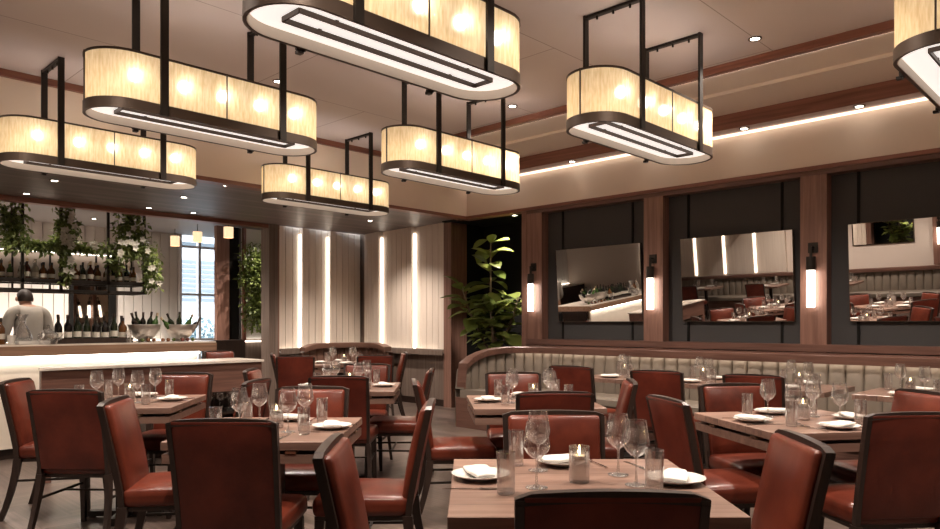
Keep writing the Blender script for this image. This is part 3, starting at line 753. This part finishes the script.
# ------------------------------------------------------------------ tables
def make_table():
    t = thing('dining_table', '', 'table'); h = .40
    MB().box(-h, h, -h, h, .713, .75).build('table_top', 'table', t, bevel=.002, seg=1)
    ll = MB().box(-h+.004, h-.004, -h+.004, h-.004, .655, .695).build('lower_leaf', 'tablex', t)
    MB().box(-h+.05, h-.05, -h+.05, h-.05, .695, .713).build('spacer', 'dark', t)
    for a in range(4):
        for o in (-.2, .2):
            c, s = round(math.cos(a*PI/2)), round(math.sin(a*PI/2)); x, y = c*(h-.025)-s*o, s*(h-.025)+c*o
            MB().box(x-.025, x+.025, y-.025, y+.025, .699, .709).build('hinge', 'brass', ll)
    MB().box(-.05, .05, -.05, .05, .03, .655).build('pedestal', 'steel', t)
    b = MB()
    for a in range(2):
        c, s = (1, 0) if a == 0 else (0, 1)
        b.box(-.23*c-.03*s, .23*c+.03*s, -.23*s-.03*c, .23*s+.03*c, .012, .045)
    for x, y in ((.21, 0), (-.21, 0), (0, .21), (0, -.21)): b.cyl(x, y, 0, .014, .022, 10)
    b.build('base', 'steel', t)
    return t
TB = Stamp(make_table)
def make_table2():
    t = thing('banquette_table', '', 'table')
    MB().box(-.36, .36, -.30, .30, .71, .75).build('table_top', 'table', t, bevel=.002, seg=1)
    MB().cyl(0, 0, .03, .71, .04, 16).build('pedestal', 'steel', t, smooth=40)
    MB().lathe([(0, 0), (.2, 0), (.2, .012), (.05, .03), (0, .03)], 24).build('base', 'steel', t, smooth=40)
    return t
TB2 = Stamp(make_table2)

# ------------------------------------------------------------------ tableware
def make_wine():
    P = [(.0, .002), (.034, .002), (.0345, .004), (.012, .008), (.0045, .014), (.0035, .05), (.0035, .082), (.006, .09), (.018, .097), (.033, .112), (.0415, .128), (.0415, .14), (.0365, .172), (.0315, .204), (.0318, .2055), (.0305, .2055), (.0302, .204)]
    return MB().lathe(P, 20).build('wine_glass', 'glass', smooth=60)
def make_tumbler():
    P = [(0, .001), (.025, .001), (.027, .004), (.0285, .125), (.0265, .125), (.0252, .012), (0, .010)]
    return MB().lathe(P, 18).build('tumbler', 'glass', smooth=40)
def make_plate():
    P = [(0, .001), (.055, .001), (.06, .006), (.094, .016), (.096, .019), (.09, .0185), (.062, .0105), (.055, .0085), (0, .008)]
    return MB().lathe(P, 28).build('plate', 'china', smooth=60)
def make_napkin():
    rd = random.Random(4)
    def wp(p):
        x, y, z = p; k = 1-.35*(x/.09) if x > 0 else 1+.0*x
        return (x, y*k, z+.002*math.sin(x*38)+.0015*math.sin(y*60+1))
    return MB().cushion(.165, .085, .011, .004, (0, 0, .010), (0, 0, .004), wp, 6).build('napkin', 'linen', smooth=70)
def make_knife():
    return MB().hexa([(-.006, -.10, 0), (.006, -.10, 0), (.006, 0, 0), (-.006, 0, 0)], [(-.005, -.10, .004), (.005, -.10, .004), (.005, 0, .004), (-.005, 0, .004)]).hexa([(-.006, 0, 0), (.008, 0, 0), (.007, .1, 0), (-.003, .115, 0)], [(-.006, 0, .002), (.008, 0, .002), (.007, .1, .002), (-.003, .115, .002)]).build('knife', 'chrome')
def make_fork():
    m = MB().hexa([(-.005, -.1, 0), (.005, -.1, 0), (.003, .03, .003), (-.003, .03, .003)], [(-.005, -.1, .004), (.005, -.1, .004), (.003, .03, .006), (-.003, .03, .006)])
    m.box(-.012, .012, .03, .055, .003, .006)
    for x in (-.0105, -.0035, .0035, .0105): m.box(x-.0018, x+.0018, .055, .095, .003, .006)
    return m.build('fork', 'chrome')
def make_candle():
    t = thing('candle_holder', '', 'candle')
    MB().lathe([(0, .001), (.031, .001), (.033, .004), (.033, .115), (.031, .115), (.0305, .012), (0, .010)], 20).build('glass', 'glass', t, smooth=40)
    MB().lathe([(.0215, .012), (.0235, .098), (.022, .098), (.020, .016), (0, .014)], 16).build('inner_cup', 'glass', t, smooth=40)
    wx = MB().lathe([(0, .072), (.019, .072), (.020, .086), (0, .085)], 16).build('wax', 'wax', t, smooth=40)
    MB().lathe([(0, .086), (.004, .091), (.0045, .096), (.002, .104), (0, .108)], 8).build('flame', 'flame', wx, smooth=70)
    return t
WG, TU, PL, NA, KN, FO, CA = [Stamp(f) for f in (make_wine, make_tumbler, make_plate, make_napkin, make_knife, make_fork, make_candle)]
ZT = .7505
def setting(cx, cy, yaw, ang, where, jit=random, glass=True, tum=True, cut=True, plate=True, pd=.285):
    """one place setting; ang = heading of the diner in the table's frame (0 = +y)"""
    rot = yaw+ang; f = Vector((-math.sin(rot), math.cos(rot))); rr = Vector((math.cos(rot), math.sin(rot)))
    def at(fw, rt): j = lambda: jit.uniform(-.012, .012); p = Vector((cx, cy))+f*fw+rr*rt; return p.x+j(), p.y+j()
    if plate:
        x, y = at(-pd, 0); PL.put((x, y, ZT), 0, 'white china side plate %s' % where, 'plate', 'side plates')
        NA.put((x, y, ZT+.013), rot+jit.uniform(-.5, .5), 'folded napkin on the plate %s' % where, 'napkin', 'napkins')
    if glass:
        x, y = at(-.135, .11); WG.put((x, y, ZT), 0, 'empty wine glass %s' % where, 'glass', 'wine glasses')
    if tum:
        x, y = at(-.20, .195); TU.put((x, y, ZT), 0, 'clear water tumbler %s' % where, 'glass', 'water tumblers')
    if cut:
        x, y = at(-pd, .125); KN.put((x, y, ZT), rot+jit.uniform(-.06, .06), 'steel knife %s' % where, 'knife', 'knives')
        x, y = at(-pd, -.125); FO.put((x, y, ZT), rot+jit.uniform(-.06, .06), 'steel fork %s' % where, 'fork', 'forks')

SIDE = {'near': 0, 'left': -PI/2, 'far': PI, 'right': PI/2}
tables = {  # view-aligned centre X, Y, yaw, wording
    'T1': (.34, 2.278, 0, 'nearest centre table'), 'T2': (-.955, 3.46, 0, 'aisle table'), 'T3': (1.738, 3.744, .17, 'right-hand table'),
    'T4': (.40, 4.66, .06, 'bench-end table'), 'T5': (-.98, 5.72, .04, 'table behind the aisle table'), 'T6': (-1.62, 9.1, .25, 'corner booth table'), 'T7': (-2.24, 4.66, .10, 'far left table')}
TL = {'T1': 'square walnut table nearest the camera, in the foreground centre', 'T2': 'square walnut table left of the aisle, between four chairs', 'T3': 'square walnut table in the right foreground, set for four',
      'T4': 'square walnut table in front of the curved bench end', 'T5': 'walnut table halfway back, behind the table left of the aisle', 'T6': 'walnut table at the corner booth under the lit panels', 'T7': 'walnut table at far left, in front of the bar'}
for k, (X, Y, yaw, wd) in tables.items():
    r, s = W(X, Y); TB.put((r, s, 0), -TH+yaw, TL[k], 'table', 'square walnut tables', {'T2': (.93, 1, 1), 'T6': (1.45, 1, 1)}.get(k))
    if k == 'T1': continue
    for sd, a in SIDE.items():
        setting(r, s, -TH+yaw, a, 'at %s seat of the %s' % (sd, wd), cut=k in ('T2', 'T3', 'T4', 'T7'))
    CA.put((r+.02, s, ZT), 0, 'glass candle holder with lit candle on the %s' % wd, 'candle', 'candle holders')
# foreground table laid piece by piece
def on1(X, Y): r, s = W(X, Y); return (r, s, ZT)
for (X, Y, a, sd) in ((.035, 2.345, -1.35, 'left'), (.335, 2.575, .2, 'far'), (.655, 2.285, 1.2, 'right')):
    p = on1(X, Y); w = 'at the %s seat of the nearest centre table' % sd
    PL.put(p, 0, 'white china side plate %s' % w, 'plate', 'side plates'); NA.put((p[0], p[1], ZT+.013), -TH+a, 'folded napkin on the plate %s' % w, 'napkin', 'napkins')
for (X, Y, lab) in ((.205, 2.20, 'in front on the left half'), (.235, 2.46, 'behind the left candle side'), (.52, 2.235, 'in front on the right half'), (.495, 2.386, 'just behind the right front glass')):
    WG.put(on1(X, Y), 0, 'empty wine glass %s of the nearest centre table' % lab, 'glass', 'wine glasses')
for (X, Y, lab) in ((.107, 2.13, 'beside the left plate'), (.56, 2.17, 'before the right plate'), (.165, 2.56, 'at the back left')):
    TU.put(on1(X, Y), 0, 'clear water tumbler %s of the nearest centre table' % lab, 'glass', 'water tumblers')
CA.put(on1(.35, 2.29), 0, 'glass candle holder with lit candle on the nearest centre table', 'candle', 'candle holders')
KN.put(on1(.03, 2.19), -TH+1.55, 'steel knife left of the tumbler on the nearest centre table', 'knife', 'knives')
FO.put(on1(.45, 2.60), -TH+.3, 'steel fork by the far plate of the nearest centre table', 'fork', 'forks')
KN.put(on1(.60, 2.52), -TH+.3, 'steel knife at the far right of the nearest centre table', 'knife', 'knives')

for i, (s, wd) in enumerate(((3.70, 'left bench table'), (2.90, 'second bench table'), (2.08, 'third bench table'), (1.30, 'right bench table'))):
    TB2.put((5.94, s, 0), 0, 'small walnut pedestal table, the %s' % wd, 'table', 'bench tables')
    for a, sd in ((-PI/2, 'chair side'), (PI/2, 'bench side')): setting(5.94, s, 0, a, 'on the %s of the %s' % (sd, wd), cut=False, pd=.24)
    CA.put((5.98, s+.02, ZT), 0, 'glass candle holder with lit candle on the %s' % wd, 'candle', 'candle holders')

chairs = [  # X, Y, heading, label
    (.315, 1.585, 0, 'back to camera at near side of the nearest centre table'), (.355, 3.05, 180, 'facing the camera at far side of the nearest centre table'),
    (1.10, 2.36, -86, 'facing left at right side of the nearest centre table'), (-.448, 2.27, 88, 'facing right at left side of the nearest centre table'),
    (-.965, 2.78, 0, 'back to camera at near side of the aisle table'), (-.93, 4.22, 180, 'facing the camera at far side of the aisle table'),
    (-.185, 3.42, -90, 'facing left on aisle side of the aisle table'), (-1.77, 3.55, 80, 'facing right at left side of the aisle table'),
    (.985, 3.59, 80, 'facing right at left side of the right-hand table'), (1.62, 4.43, 172, 'facing the camera at far side of the right-hand table'),
    (1.86, 2.99, -6, 'back to camera at near side of the right-hand table'), (2.52, 3.95, -98, 'facing left at right side of the right-hand table'),
    (.465, 3.90, -2, 'back to camera at near side of the bench-end table'), (.33, 5.48, 178, 'facing the camera at far side of the bench-end table'),
    (1.07, 4.72, -84, 'facing left at right side of the bench-end table'), (-.37, 4.70, 84, 'facing right at aisle side of the bench-end table'),
    (-.93, 5.06, 0, 'back to camera at near side of the table halfway back'), (-.95, 6.60, 180, 'facing the camera at far side of the table halfway back'),
    (-.31, 5.84, -90, 'facing left on aisle side of the table halfway back'), (-1.80, 5.86, 86, 'facing right at left side of the table halfway back'),
    (-1.98, 8.10, -12, 'back to camera, left one in front of the corner booth table'), (-1.10, 8.30, -12, 'back to camera, right one in front of the corner booth table'),
    (-2.46, 8.85, 75, 'facing right at left end of the corner booth table'), (-.83, 9.20, -100, 'facing left at right end of the corner booth table'),
    (-2.28, 4.02, 2, 'back to camera at near side of the far left table'), (-3.03, 4.76, 80, 'facing right at left side of the far left table'),
    (-2.16, 5.40, 180, 'facing the camera at far side of the far left table'), (-1.41, 4.74, -84, 'facing left at right side of the far left table'),
    (.88, 6.25, 38, 'back to camera at left bench table'), (1.475, 5.66, 36, 'back to camera at second bench table'), (2.06, 5.20, 34, 'back to camera at third bench table')]
for X, Y, a, lab in chairs:
    chair(X, Y, a, 'red leather dining chair, %s' % lab)
r, s = W(-3.19, 9.5); CH.put((r, s, 0), PI, 'red leather dining chair beyond the bar end, beside the grey post', 'chair', 'red leather dining chairs')

# ------------------------------------------------------------------ bar
t = thing('bar_counter', 'long bar with wooden edge and bright glowing front', 'bar', (0, 7.5, 0))
MB().box(.9, 3.71, 0, .78, 1.045, 1.06).build('worktop', 'stone', t)
MB().box(.9, 3.71, -.01, .02, .955, 1.045).box(3.68, 3.72, 0, .78, .955, 1.045).build('edge_band', 'barwood', t)
MB().box(.95, 3.55, .12, .2, .1, 1.045).build('front_panel', 'barfront', t)
MB().box(.95, 3.55, .16, .75, 0, 1.0).build('carcass', 'dark', t)
MB().box(.95, 3.55, .05, .085, .93, .95).build('light_strip', 'led_bar', t)
t = thing('low_counter', 'low wooden counter with pale stone top in front of the bar', 'counter', (0, 6.3, 0))
cv = [(1.68+.95*(1-math.cos(PI/2*q/10)), .02+.46*math.sin(PI/2*q/10)) for q in range(11)]
MB().prism([(1.66, -.02), (3.60, -.02), (3.60, .5)]+[(x, y+.02) for x, y in cv[::-1]], .885, .905).build('worktop', 'stone', t)
MB().box(1.68, 3.585, 0, .05, .62, .885).box(3.55, 3.585, .05, .48, .62, .885).box(1.68, 1.75, 0.0, .05, .0, .62).build('apron', 'walnut_hx', t)
MB().box(2.4, 3.55, .05, .44, .40, .42).build('shelf', 'dark', t)
MB().box(3.50, 3.54, .05, .44, 0, .40).box(2.5, 2.55, .05, .44, 0, .40).build('support', 'dark', t)
MB().box(2.5, 3.55, .44, .48, 0, .885).build('back_panel', 'dark', t)
gi = 0
for i in range(9):
    for j in range(2):
        x = 2.62+.1*i
        
        WG.put((x, 6.43+.12*j+.02*(i % 2), .4205), 0, 'empty wine glass stored on the shelf under the low counter', 'glass', 'wine glasses under the low counter')

# bottles
def bottle_prof(h, r, nr, sh=.58): return [(0, 0), (r, 0), (r, h*sh), (r*.85, h*(sh+.07)), (nr*1.15, h*(sh+.17)), (nr, h*.97), (nr*1.2, h*.97), (nr*1.2, h), (0, h)]
def bmat(name, c, r=.12):
    m = plain(name, c, r); return m
BOT = [('dark_green_glass', (.012, .02, .008)), ('amber_glass', (.12, .045, .012)), ('near_black_glass', (.008, .006, .006)), ('clear_spirit', (.42, .38, .33)), ('red_spirit', (.06, .016, .01)), ('green_glass', (.04, .09, .02))]
for n_, c_ in BOT: M[n_] = bmat(n_, c_)
M['paper'] = plain('label_paper', (.66, .62, .54), .8)
M['paper_red'] = plain('red_label_paper', (.35, .05, .03), .8)
def mk_bottle(glass, h, r, paper, capm):
    def f():
        t = thing('bottle', '', 'bottle')
        MB().lathe(bottle_prof(h, r, r*.34), 14).build('body', glass, t, smooth=50)
        MB().lathe([(r+.0012, h*.20), (r+.0012, h*.40)], 14).build('label', paper, t, smooth=60)
        MB().lathe([(r*.42, h*.86), (r*.43, h*1.004), (0, h*1.004)], 10).build('cap', capm, t, smooth=40)
        return t
    return Stamp(f)
BT = [mk_bottle('near_black_glass', .30, .038, 'paper', 'bronze'), mk_bottle('dark_green_glass', .31, .037, 'paper', 'dark'), mk_bottle('amber_glass', .27, .043, 'paper', 'dark'), mk_bottle('clear_spirit', .28, .04, 'paper', 'chrome'), mk_bottle('red_spirit', .29, .039, 'paper', 'brass'), mk_bottle('green_glass', .30, .037, 'paper', 'brass')]
BARZ = 1.0605
tr = thing('bottle_tray', 'dark tray under the row of bottles on the bar', 'tray', (2.50, 7.72, BARZ))
MB().box(-.36, .36, -.13, .13, 0, .006).build('base', 'dark', tr)
MB().box(-.36, .36, -.13, -.122, .006, .05).box(-.36, .36, .122, .13, .006, .05).box(-.36, -.352, -.122, .122, .006, .05).box(.352, .36, -.122, .122, .006, .05).build('rim', 'dark', tr)
bw = ['dark wine bottle', 'dark wine bottle', 'amber spirit bottle', 'clear spirit bottle', 'red-brown spirit bottle', 'green bottle']
for i in range(16):
    ty = random.choice([0, 0, 1, 0, 2, 1, 0]); row = i % 2
    BT[ty].put((2.50-.31+.085*(i//2)+.03*row, 7.66+.115*row, BARZ+.0065), random.uniform(-.5, .5), 'labelled bottle standing in the dark tray on the bar', 'bottle', 'bottles in the bar tray', (.9, .9, random.uniform(.8, .93)))
def make_bowl():
    return MB().lathe([(0, .002), (.075, .002), (.06, .02), (.10, .05), (.145, .11), (.165, .18), (.163, .185), (.155, .18), (.135, .11), (.09, .058), (0, .045)], 28).build('ice_bowl', 'hammered', smooth=50)
BW = Stamp(make_bowl)
for x, lab, dk in ((3.03, 'left', 0), (3.42, 'right', 1)):
    BW.put((x, 7.74, BARZ), 0, 'hammered metal bowl holding bottles, %s one on the bar' % lab, 'bowl', 'ice bowls on the bar')
    for i in range(5):
        a = -1.2+.6*i; tl = (.75 if dk else .3)*math.sin(a)
        ty = (5, 1, 1, 5, 0)[i] if dk else (0, 1, 0, 1, 5)[i]
        o = BT[ty].put((x+.075*math.sin(a), 7.74+.05*math.cos(a*2), BARZ+.075), 0, 'bottle leaning in the %s metal bowl on the bar' % lab, 'bottle', 'bottles in the %s bowl' % lab)
        o.scale = (.8, .8, .8); o.rotation_euler = (.12*math.cos(a*2), tl, 0)
for i in range(9):
    tag(MB().lathe([(0, 0), (.015, .005), (.022, .02), (.015, .036), (0, .042)], 10).build('lime', plain('lime', random.choice([(.07, .10, .02), (.16, .06, .02), (.12, .03, .02)]), .4), loc=(2.96+.07*i, 7.60+.03*(i % 3), BARZ), smooth=60), 'small citrus fruit lying between the bowls on the bar', 'fruit', 'fruit on the bar')
tag(MB().lathe([(0, 0), (.075, .0), (.085, .03), (.06, .10), (.028, .16), (.03, .21), (.055, .25), (.053, .25), (.027, .21), (.026, .16), (.057, .10), (.08, .03), (0, .006)], 20).build('decanter', 'glass', loc=(1.90, 7.72, BARZ+.0305), smooth=50), 'clear glass wine decanter on a white board on the bar', 'decanter')
tag(MB().box(-.13, .13, -.1, .1, 0, .03).build('board', 'china', loc=(1.98, 7.72, BARZ), bevel=.004), 'white serving board under the decanter on the bar', 'board')
tag(MB().lathe([(0, 0), (.07, 0), (.09, .04), (.085, .09), (.05, .12), (.03, .125)], 20).lathe([(.02, .125), (.04, .13), (.012, .15), (.014, .175), (0, .185)], 16).tube([(.085, 0, .04), (.12, 0, .07), (.15, 0, .12)], .012, 8).build('teapot', 'glass', loc=(2.075, 7.56, BARZ), smooth=50), 'clear glass teapot between the decanter and the bottles', 'teapot')
tag(MB().lathe([(0, 0), (.028, 0), (.035, .085), (.033, .085), (.027, .006), (0, .005)], 16).build('cup', 'china', loc=(1.80, 7.68, BARZ), smooth=50), 'small white cup at the left end of the bar', 'cup')
for i in range(2):
    BT[(3, 2)[i]].put((1.63+.10*i, 7.75, BARZ), 0, '%s bottle alone at the far left of the bar' % ('clear spirit', 'amber spirit')[i], 'bottle', 'bottles at the left of the bar')
TU.put((2.82, 7.60, BARZ), 0, 'clear water tumbler standing by the left metal bowl on the bar', 'glass')

# back counter and bronze mirror behind the bar
t = thing('back_counter', 'dark back counter along the white panelled wall behind the bar', 'counter', (0, 12.6, 0))
MB().box(R0+.05, 5.5, 0, .58, 0, .90).build('cabinet', 'dark', t); MB().box(R0+.05, 5.5, -.02, .58, .90, .94).build('worktop', 'stone', t)
tag(MB().box(R0+.1, 5.5, 13.12, 13.15, .945, .96).build('light_strip', 'led'), 'thin glow strip on the back counter at the foot of the white panels', 'light strip')
t = thing('bar_mirror', 'dark framed mirror on the white wall behind the bar', 'mirror', (4.26, 13.14, 1.0))
MB().box(-.29, .29, 0, .02, 0, 1.1).build('glass', 'mirror2', t); MB().box(-.33, -.28, -.02, .05, 0, 1.14).box(.28, .40, -.02, .05, 0, 1.14).box(-.33, .40, -.02, .05, 1.1, 1.16).build('frame', 'black', t)

# hanging bottle rack
t = thing('bottle_rack', 'black metal and glass bottle rack hanging above the bar', 'rack', (0, 10.3, 0))
ra, rb = .9, 4.06
fr = MB()
for z0, z1 in ((1.66, 1.70), (1.775, 1.83), (2.22, 2.26)):
    fr.box(ra, rb, 0, .03, z0, z1).box(ra, rb, .47, .5, z0, z1).box(rb-.03, rb, 0, .5, z0, z1).box(ra, ra+.03, 0, .5, z0, z1)
fr.build('rail', 'steel', t)
MB().box(ra, rb, 0, .5, 1.785, 1.80).build('shelf', 'smoke', t)
MB().box(ra, rb, .48, .49, 1.83, 2.22).build('back_panel', 'frosted', t); MB().box(ra+.02, rb-.04, .40, .42, 2.20, 2.215).build('light_strip', 'led', t); MB().box(ra, rb, .04, .46, 2.222, 2.232).build('top_panel', 'steel', t)
for x in (ra+.02, 1.72, 2.54, 2.98, 3.56, rb-.02):
    MB().box(x-.016, x+.016, 0, .03, 1.66, 2.92).build('post', 'steel', t); MB().box(x-.012, x+.012, .475, .5, 1.66, 2.25).build('post', 'steel', t)
for i in range(32):
    x = 1.02+.094*i
    if min(abs(x-p) for p in (1.72, 2.54, 2.98, 3.56)) < .03: x += .04
    if x > 3.98: break
    for j in range(2):
        ty = random.choice([2, 3, 3, 1, 4, 2, 5]); o = BT[ty].put((x+.03*j, 10.42+.17*j, 1.8005), random.uniform(-1, 1), 'spirit bottle standing in the hanging rack above the bar', 'bottle', 'bottles in the hanging rack')
clump('trailing_plant', 'bushy green garland at the left end of the bottle rack', [(2.22, 2.56, 10.08, 10.29, 2.15, 2.78), (2.35, 2.95, 10.1, 10.29, 2.16, 2.32)], 900, 11)
clump('trailing_plant', 'green garland with white flowers on the second rack post', [(2.86, 3.14, 10.08, 10.29, 2.25, 2.75), (2.95, 3.07, 10.14, 10.29, 1.72, 2.3), (2.7, 3.45, 10.12, 10.29, 2.18, 2.33)], 1100, 12, 26)
clump('trailing_plant', 'largest trailing garland with white flowers at the right rack end', [(3.62, 4.02, 10.06, 10.29, 2.25, 2.8), (3.4, 4.12, 10.06, 10.29, 2.12, 2.4), (3.98, 4.2, 10.08, 10.29, 1.72, 2.25), (3.55, 3.7, 10.14, 10.29, 1.95, 2.2)], 1700, 13, 22)
clump('trailing_plant', 'dense green ivy hanging on the lit wall left of the grey post', [(6.02, 6.75, 11.12, 11.37, 1.75, 2.62), (6.1, 6.7, 11.15, 11.37, 1.15, 1.9)], 2600, 14, 0, (.06, .11))
# small lanterns
def make_lantern():
    t = thing('pendant_lantern', '', 'lamp')
    MB().lathe([(.075, 0), (.075, .17), (0, .17)], 20).build('lamp_shade', 'lantern', t, smooth=40)
    MB().tube([(0, 0, .17), (0, 0, .30)], .006, 6).build('rod', 'steel', t); return t
LN = Stamp(make_lantern)
for (u, v, Y, lab) in ((175, 246, 12.4, 'left of the three'), (197.5, 241, 12.0, 'middle of the three'), (228.5, 236.5, 11.4, 'right of the three, before the dark column')):
    r, s = W((u-470)/714.4*Y, Y); z = 1.26+(323-v)*Y/714.4; LN.put((r, s, min(z, 2.62)), 0, 'small glowing pendant lantern by the far window, %s' % lab, 'lamp', 'pendant lanterns')
tag(MB().box(5.3, 5.9, 10.9, 11.2, 0, .98).build('cabinet', 'dark'), 'low dark cabinet beyond the bar end', 'cabinet')

# ------------------------------------------------------------------ bartender
def skin_mesh(name, chain, mat, parent, sub=2):
    """chain: list of (point, radius, parent index)"""
    me = bpy.data.meshes.new(name); me.from_pydata([c[0] for c in chain], [(c[2], i) for i, c in enumerate(chain) if c[2] is not None], [])
    o = bpy.data.objects.new(name, me); COL.objects.link(o); sm = o.modifiers.new('skin', 'SKIN')
    for i, c in enumerate(chain):
        rr = c[1] if isinstance(c[1], tuple) else (c[1], c[1]); me.skin_vertices[0].data[i].radius = rr
        me.skin_vertices[0].data[i].use_root = (i == 0)
    sm.use_smooth_shade = True; ss = o.modifiers.new('sub', 'SUBSURF'); ss.levels = sub; ss.render_levels = sub
    me.materials.append(M[mat]); o.parent = parent; return o
p = thing('person', 'bartender in an ivory shirt standing behind the bar, back turned', 'person', (2.36, 9.35, 0), .15)
body = [((0, 0, .93), (.15, .11), None), ((0, .0, 1.12), (.13, .10), 0), ((0, -.01, 1.30), (.15, .10), 1), ((0, 0, 1.41), (.10, .08), 2), ((0, .035, 1.44), .052, 3), ((0, .075, 1.475), .058, 4), ((0, .095, 1.54), (.075, .088), 5), ((0, .10, 1.60), (.055, .065), 6)]
for sx in (-1, 1):
    b = len(body)
    body += [((sx*.17, 0, 1.38), .055, 3), ((sx*.24, .02, 1.10), .042, b), ((sx*.2, .22, .98), .035, b+1), ((sx*.19, .31, .98), (.035, .02), b+2)]
    h = b+3
    for q in range(4): body += [((sx*(.165+.017*q), .36, .975), .0095, h), ((sx*(.165+.017*q), .395-.006*abs(q-1.5), .955), .0085, len(body))]
    body += [((sx*.15, .33, .96), .010, h)]
    b = len(body)
    body += [((sx*.10, 0, .84), .085, 0), ((sx*.11, .01, .48), .055, b), ((sx*.11, 0, .09), .04, b+1), ((sx*.12, .12, .04), (.042, .03), b+2)]
skin_mesh('body', body, 'skin', p)
sh = [((0, 0, .95), (.165, .125), None), ((0, 0, 1.12), (.15, .115), 0), ((0, -.01, 1.30), (.175, .12), 1), ((0, 0, 1.415), (.105, .09), 2)]
for sx in (-1, 1):
    b = len(sh); sh += [((sx*.18, 0, 1.375), .07, 3), ((sx*.25, .02, 1.10), .058, b), ((sx*.215, .20, .985), .046, b+1)]
skin_mesh('shirt', sh, 'shirt', p)
tr_ = [((0, 0, .93), (.165, .125), None)]
for sx in (-1, 1): b = len(tr_); tr_ += [((sx*.10, 0, .80), .10, 0), ((sx*.11, .01, .48), .075, b), ((sx*.11, 0, .10), .065, b+1)]
skin_mesh('trousers', tr_, 'trouser', p)
hm = MB(); nU, nV = 18, 10
vs = []; fs = []
for i in range(nV+1):
    for j in range(nU):
        th = PI*.62*i/nV; ph = 2*PI*j/nU; f = 1.0
        if math.sin(ph) > .2: th *= .62
        vs.append((.083*math.sin(th)*math.cos(ph), 0.092+.098*math.sin(th)*math.sin(ph)-.006, 1.55+.105*math.cos(th)))
for i in range(nV):
    for j in range(nU): fs.append((i*nU+j, (i+1)*nU+j, (i+1)*nU+(j+1) % nU, i*nU+(j+1) % nU))
MB().add(vs, fs).build('hair', 'hair', p, smooth=70)
fc = MB()
fc.lathe([(0, 0), (.012, .006), (.010, .03), (0, .045)], 8, (0, .185, 1.51)); fc.build('nose', 'skin', p, smooth=60)
for sx in (-1, 1):
    MB().lathe([(0, -.03), (.012, -.02), (.016, 0), (.014, .02), (0, .03)], 8, (sx*.082, .09, 1.535)).build('ear', 'skin', p, smooth=60)
    MB().lathe([(0, -.009), (.008, -.005), (.01, 0), (.008, .005), (0, .009)], 8, (sx*.032, .175, 1.545)).build('eye', 'china', p, smooth=60)
MB().cushion(.045, .01, .014, .004, (0, .18, 1.48)).build('mouth', plain('lips', (.35, .12, .10), .5), p, smooth=60)

# ------------------------------------------------------------------ room side seen in the mirrors
lp = []
x0 = R0+.12
tag_b = bench('taupe channel-tufted bench along the wall opposite the mirrors', [((R0+.22, S0+.3+.16*i), (1, 0), 1.) for i in range(82)], .905)
for s in (-1.0, 1.2, 3.4, 5.6):
    sbox('trim_%d' % (30+int(s*10)), 'walnut', R0, R0+.06, s-.13, s+.13, .97, 3.3)
    o = SC.put((R0+.06, s, 1.41), PI, 'slim black wall sconce on a column of the wall opposite the mirrors', 'lamp', 'sconces of the opposite wall')
for s in (2.3, 4.5):
    t = thing('wall_mirror', 'flat wall mirror on the opposite wall, %s one' % ('first' if s < 3 else 'second'), 'mirror', (R0+.01, s, 1.5))
    MB().box(0, .02, -.6, .6, 0, .9).build('glass', 'mirror', t); MB().box(-.005, .01, -.62, .62, -.02, .92).build('frame', 'bronze', t)
for s in (6.6, 7.4, 8.2, 9.0, 9.8):
    struct(MB().prism([(R0, s), (R0+.1, s), (R0+.02, s+.75), (R0, s+.75)], .97, 2.776).build('wall_panels_left', 'panel'))
    tag(MB().box(R0+.01, R0+.04, s+.755, s+.79, .99, 2.74).build('light_strip', 'led'), 'vertical glowing light strip on the wall opposite the mirrors', 'light strip', 'light strips of the opposite wall')

for s, wd in ((5.0, 'first'), (6.6, 'second'), (8.2, 'third')):
    TB2.put((R0+1.15, s, 0), 0, 'small walnut table, %s one by the bench opposite the mirrors' % wd, 'table', 'tables opposite the mirrors')
    for a, sd in ((PI/2, 'bench'), (-PI/2, 'chair')): setting(R0+1.15, s, 0, a+PI, 'on the %s side of the %s table opposite the mirrors' % (sd, wd), cut=False, pd=.24)
    CH.put((R0+1.75, s, 0), PI/2, 'red leather dining chair at the %s table opposite the mirrors' % wd, 'chair', 'red leather dining chairs')
# ------------------------------------------------------------------ world and view
w = bpy.data.worlds.new('world'); bpy.context.scene.world = w; w.use_nodes = True
w.node_tree.nodes['Background'].inputs[0].default_value = (.86, .93, 1., 1); w.node_tree.nodes['Background'].inputs[1].default_value = 3.6
sc = bpy.context.scene
sc.view_settings.view_transform = 'Standard'; sc.view_settings.look = 'None'; sc.view_settings.exposure = 0.62; sc.view_settings.gamma = 1
sc.cycles.use_denoising = True
sc.cycles.max_bounces = 10; sc.cycles.transparent_max_bounces = 24; sc.cycles.diffuse_bounces = 4; sc.cycles.glossy_bounces = 5
sc.cycles.sample_clamp_indirect = 6; sc.cycles.caustics_reflective = False; sc.cycles.caustics_refractive = False
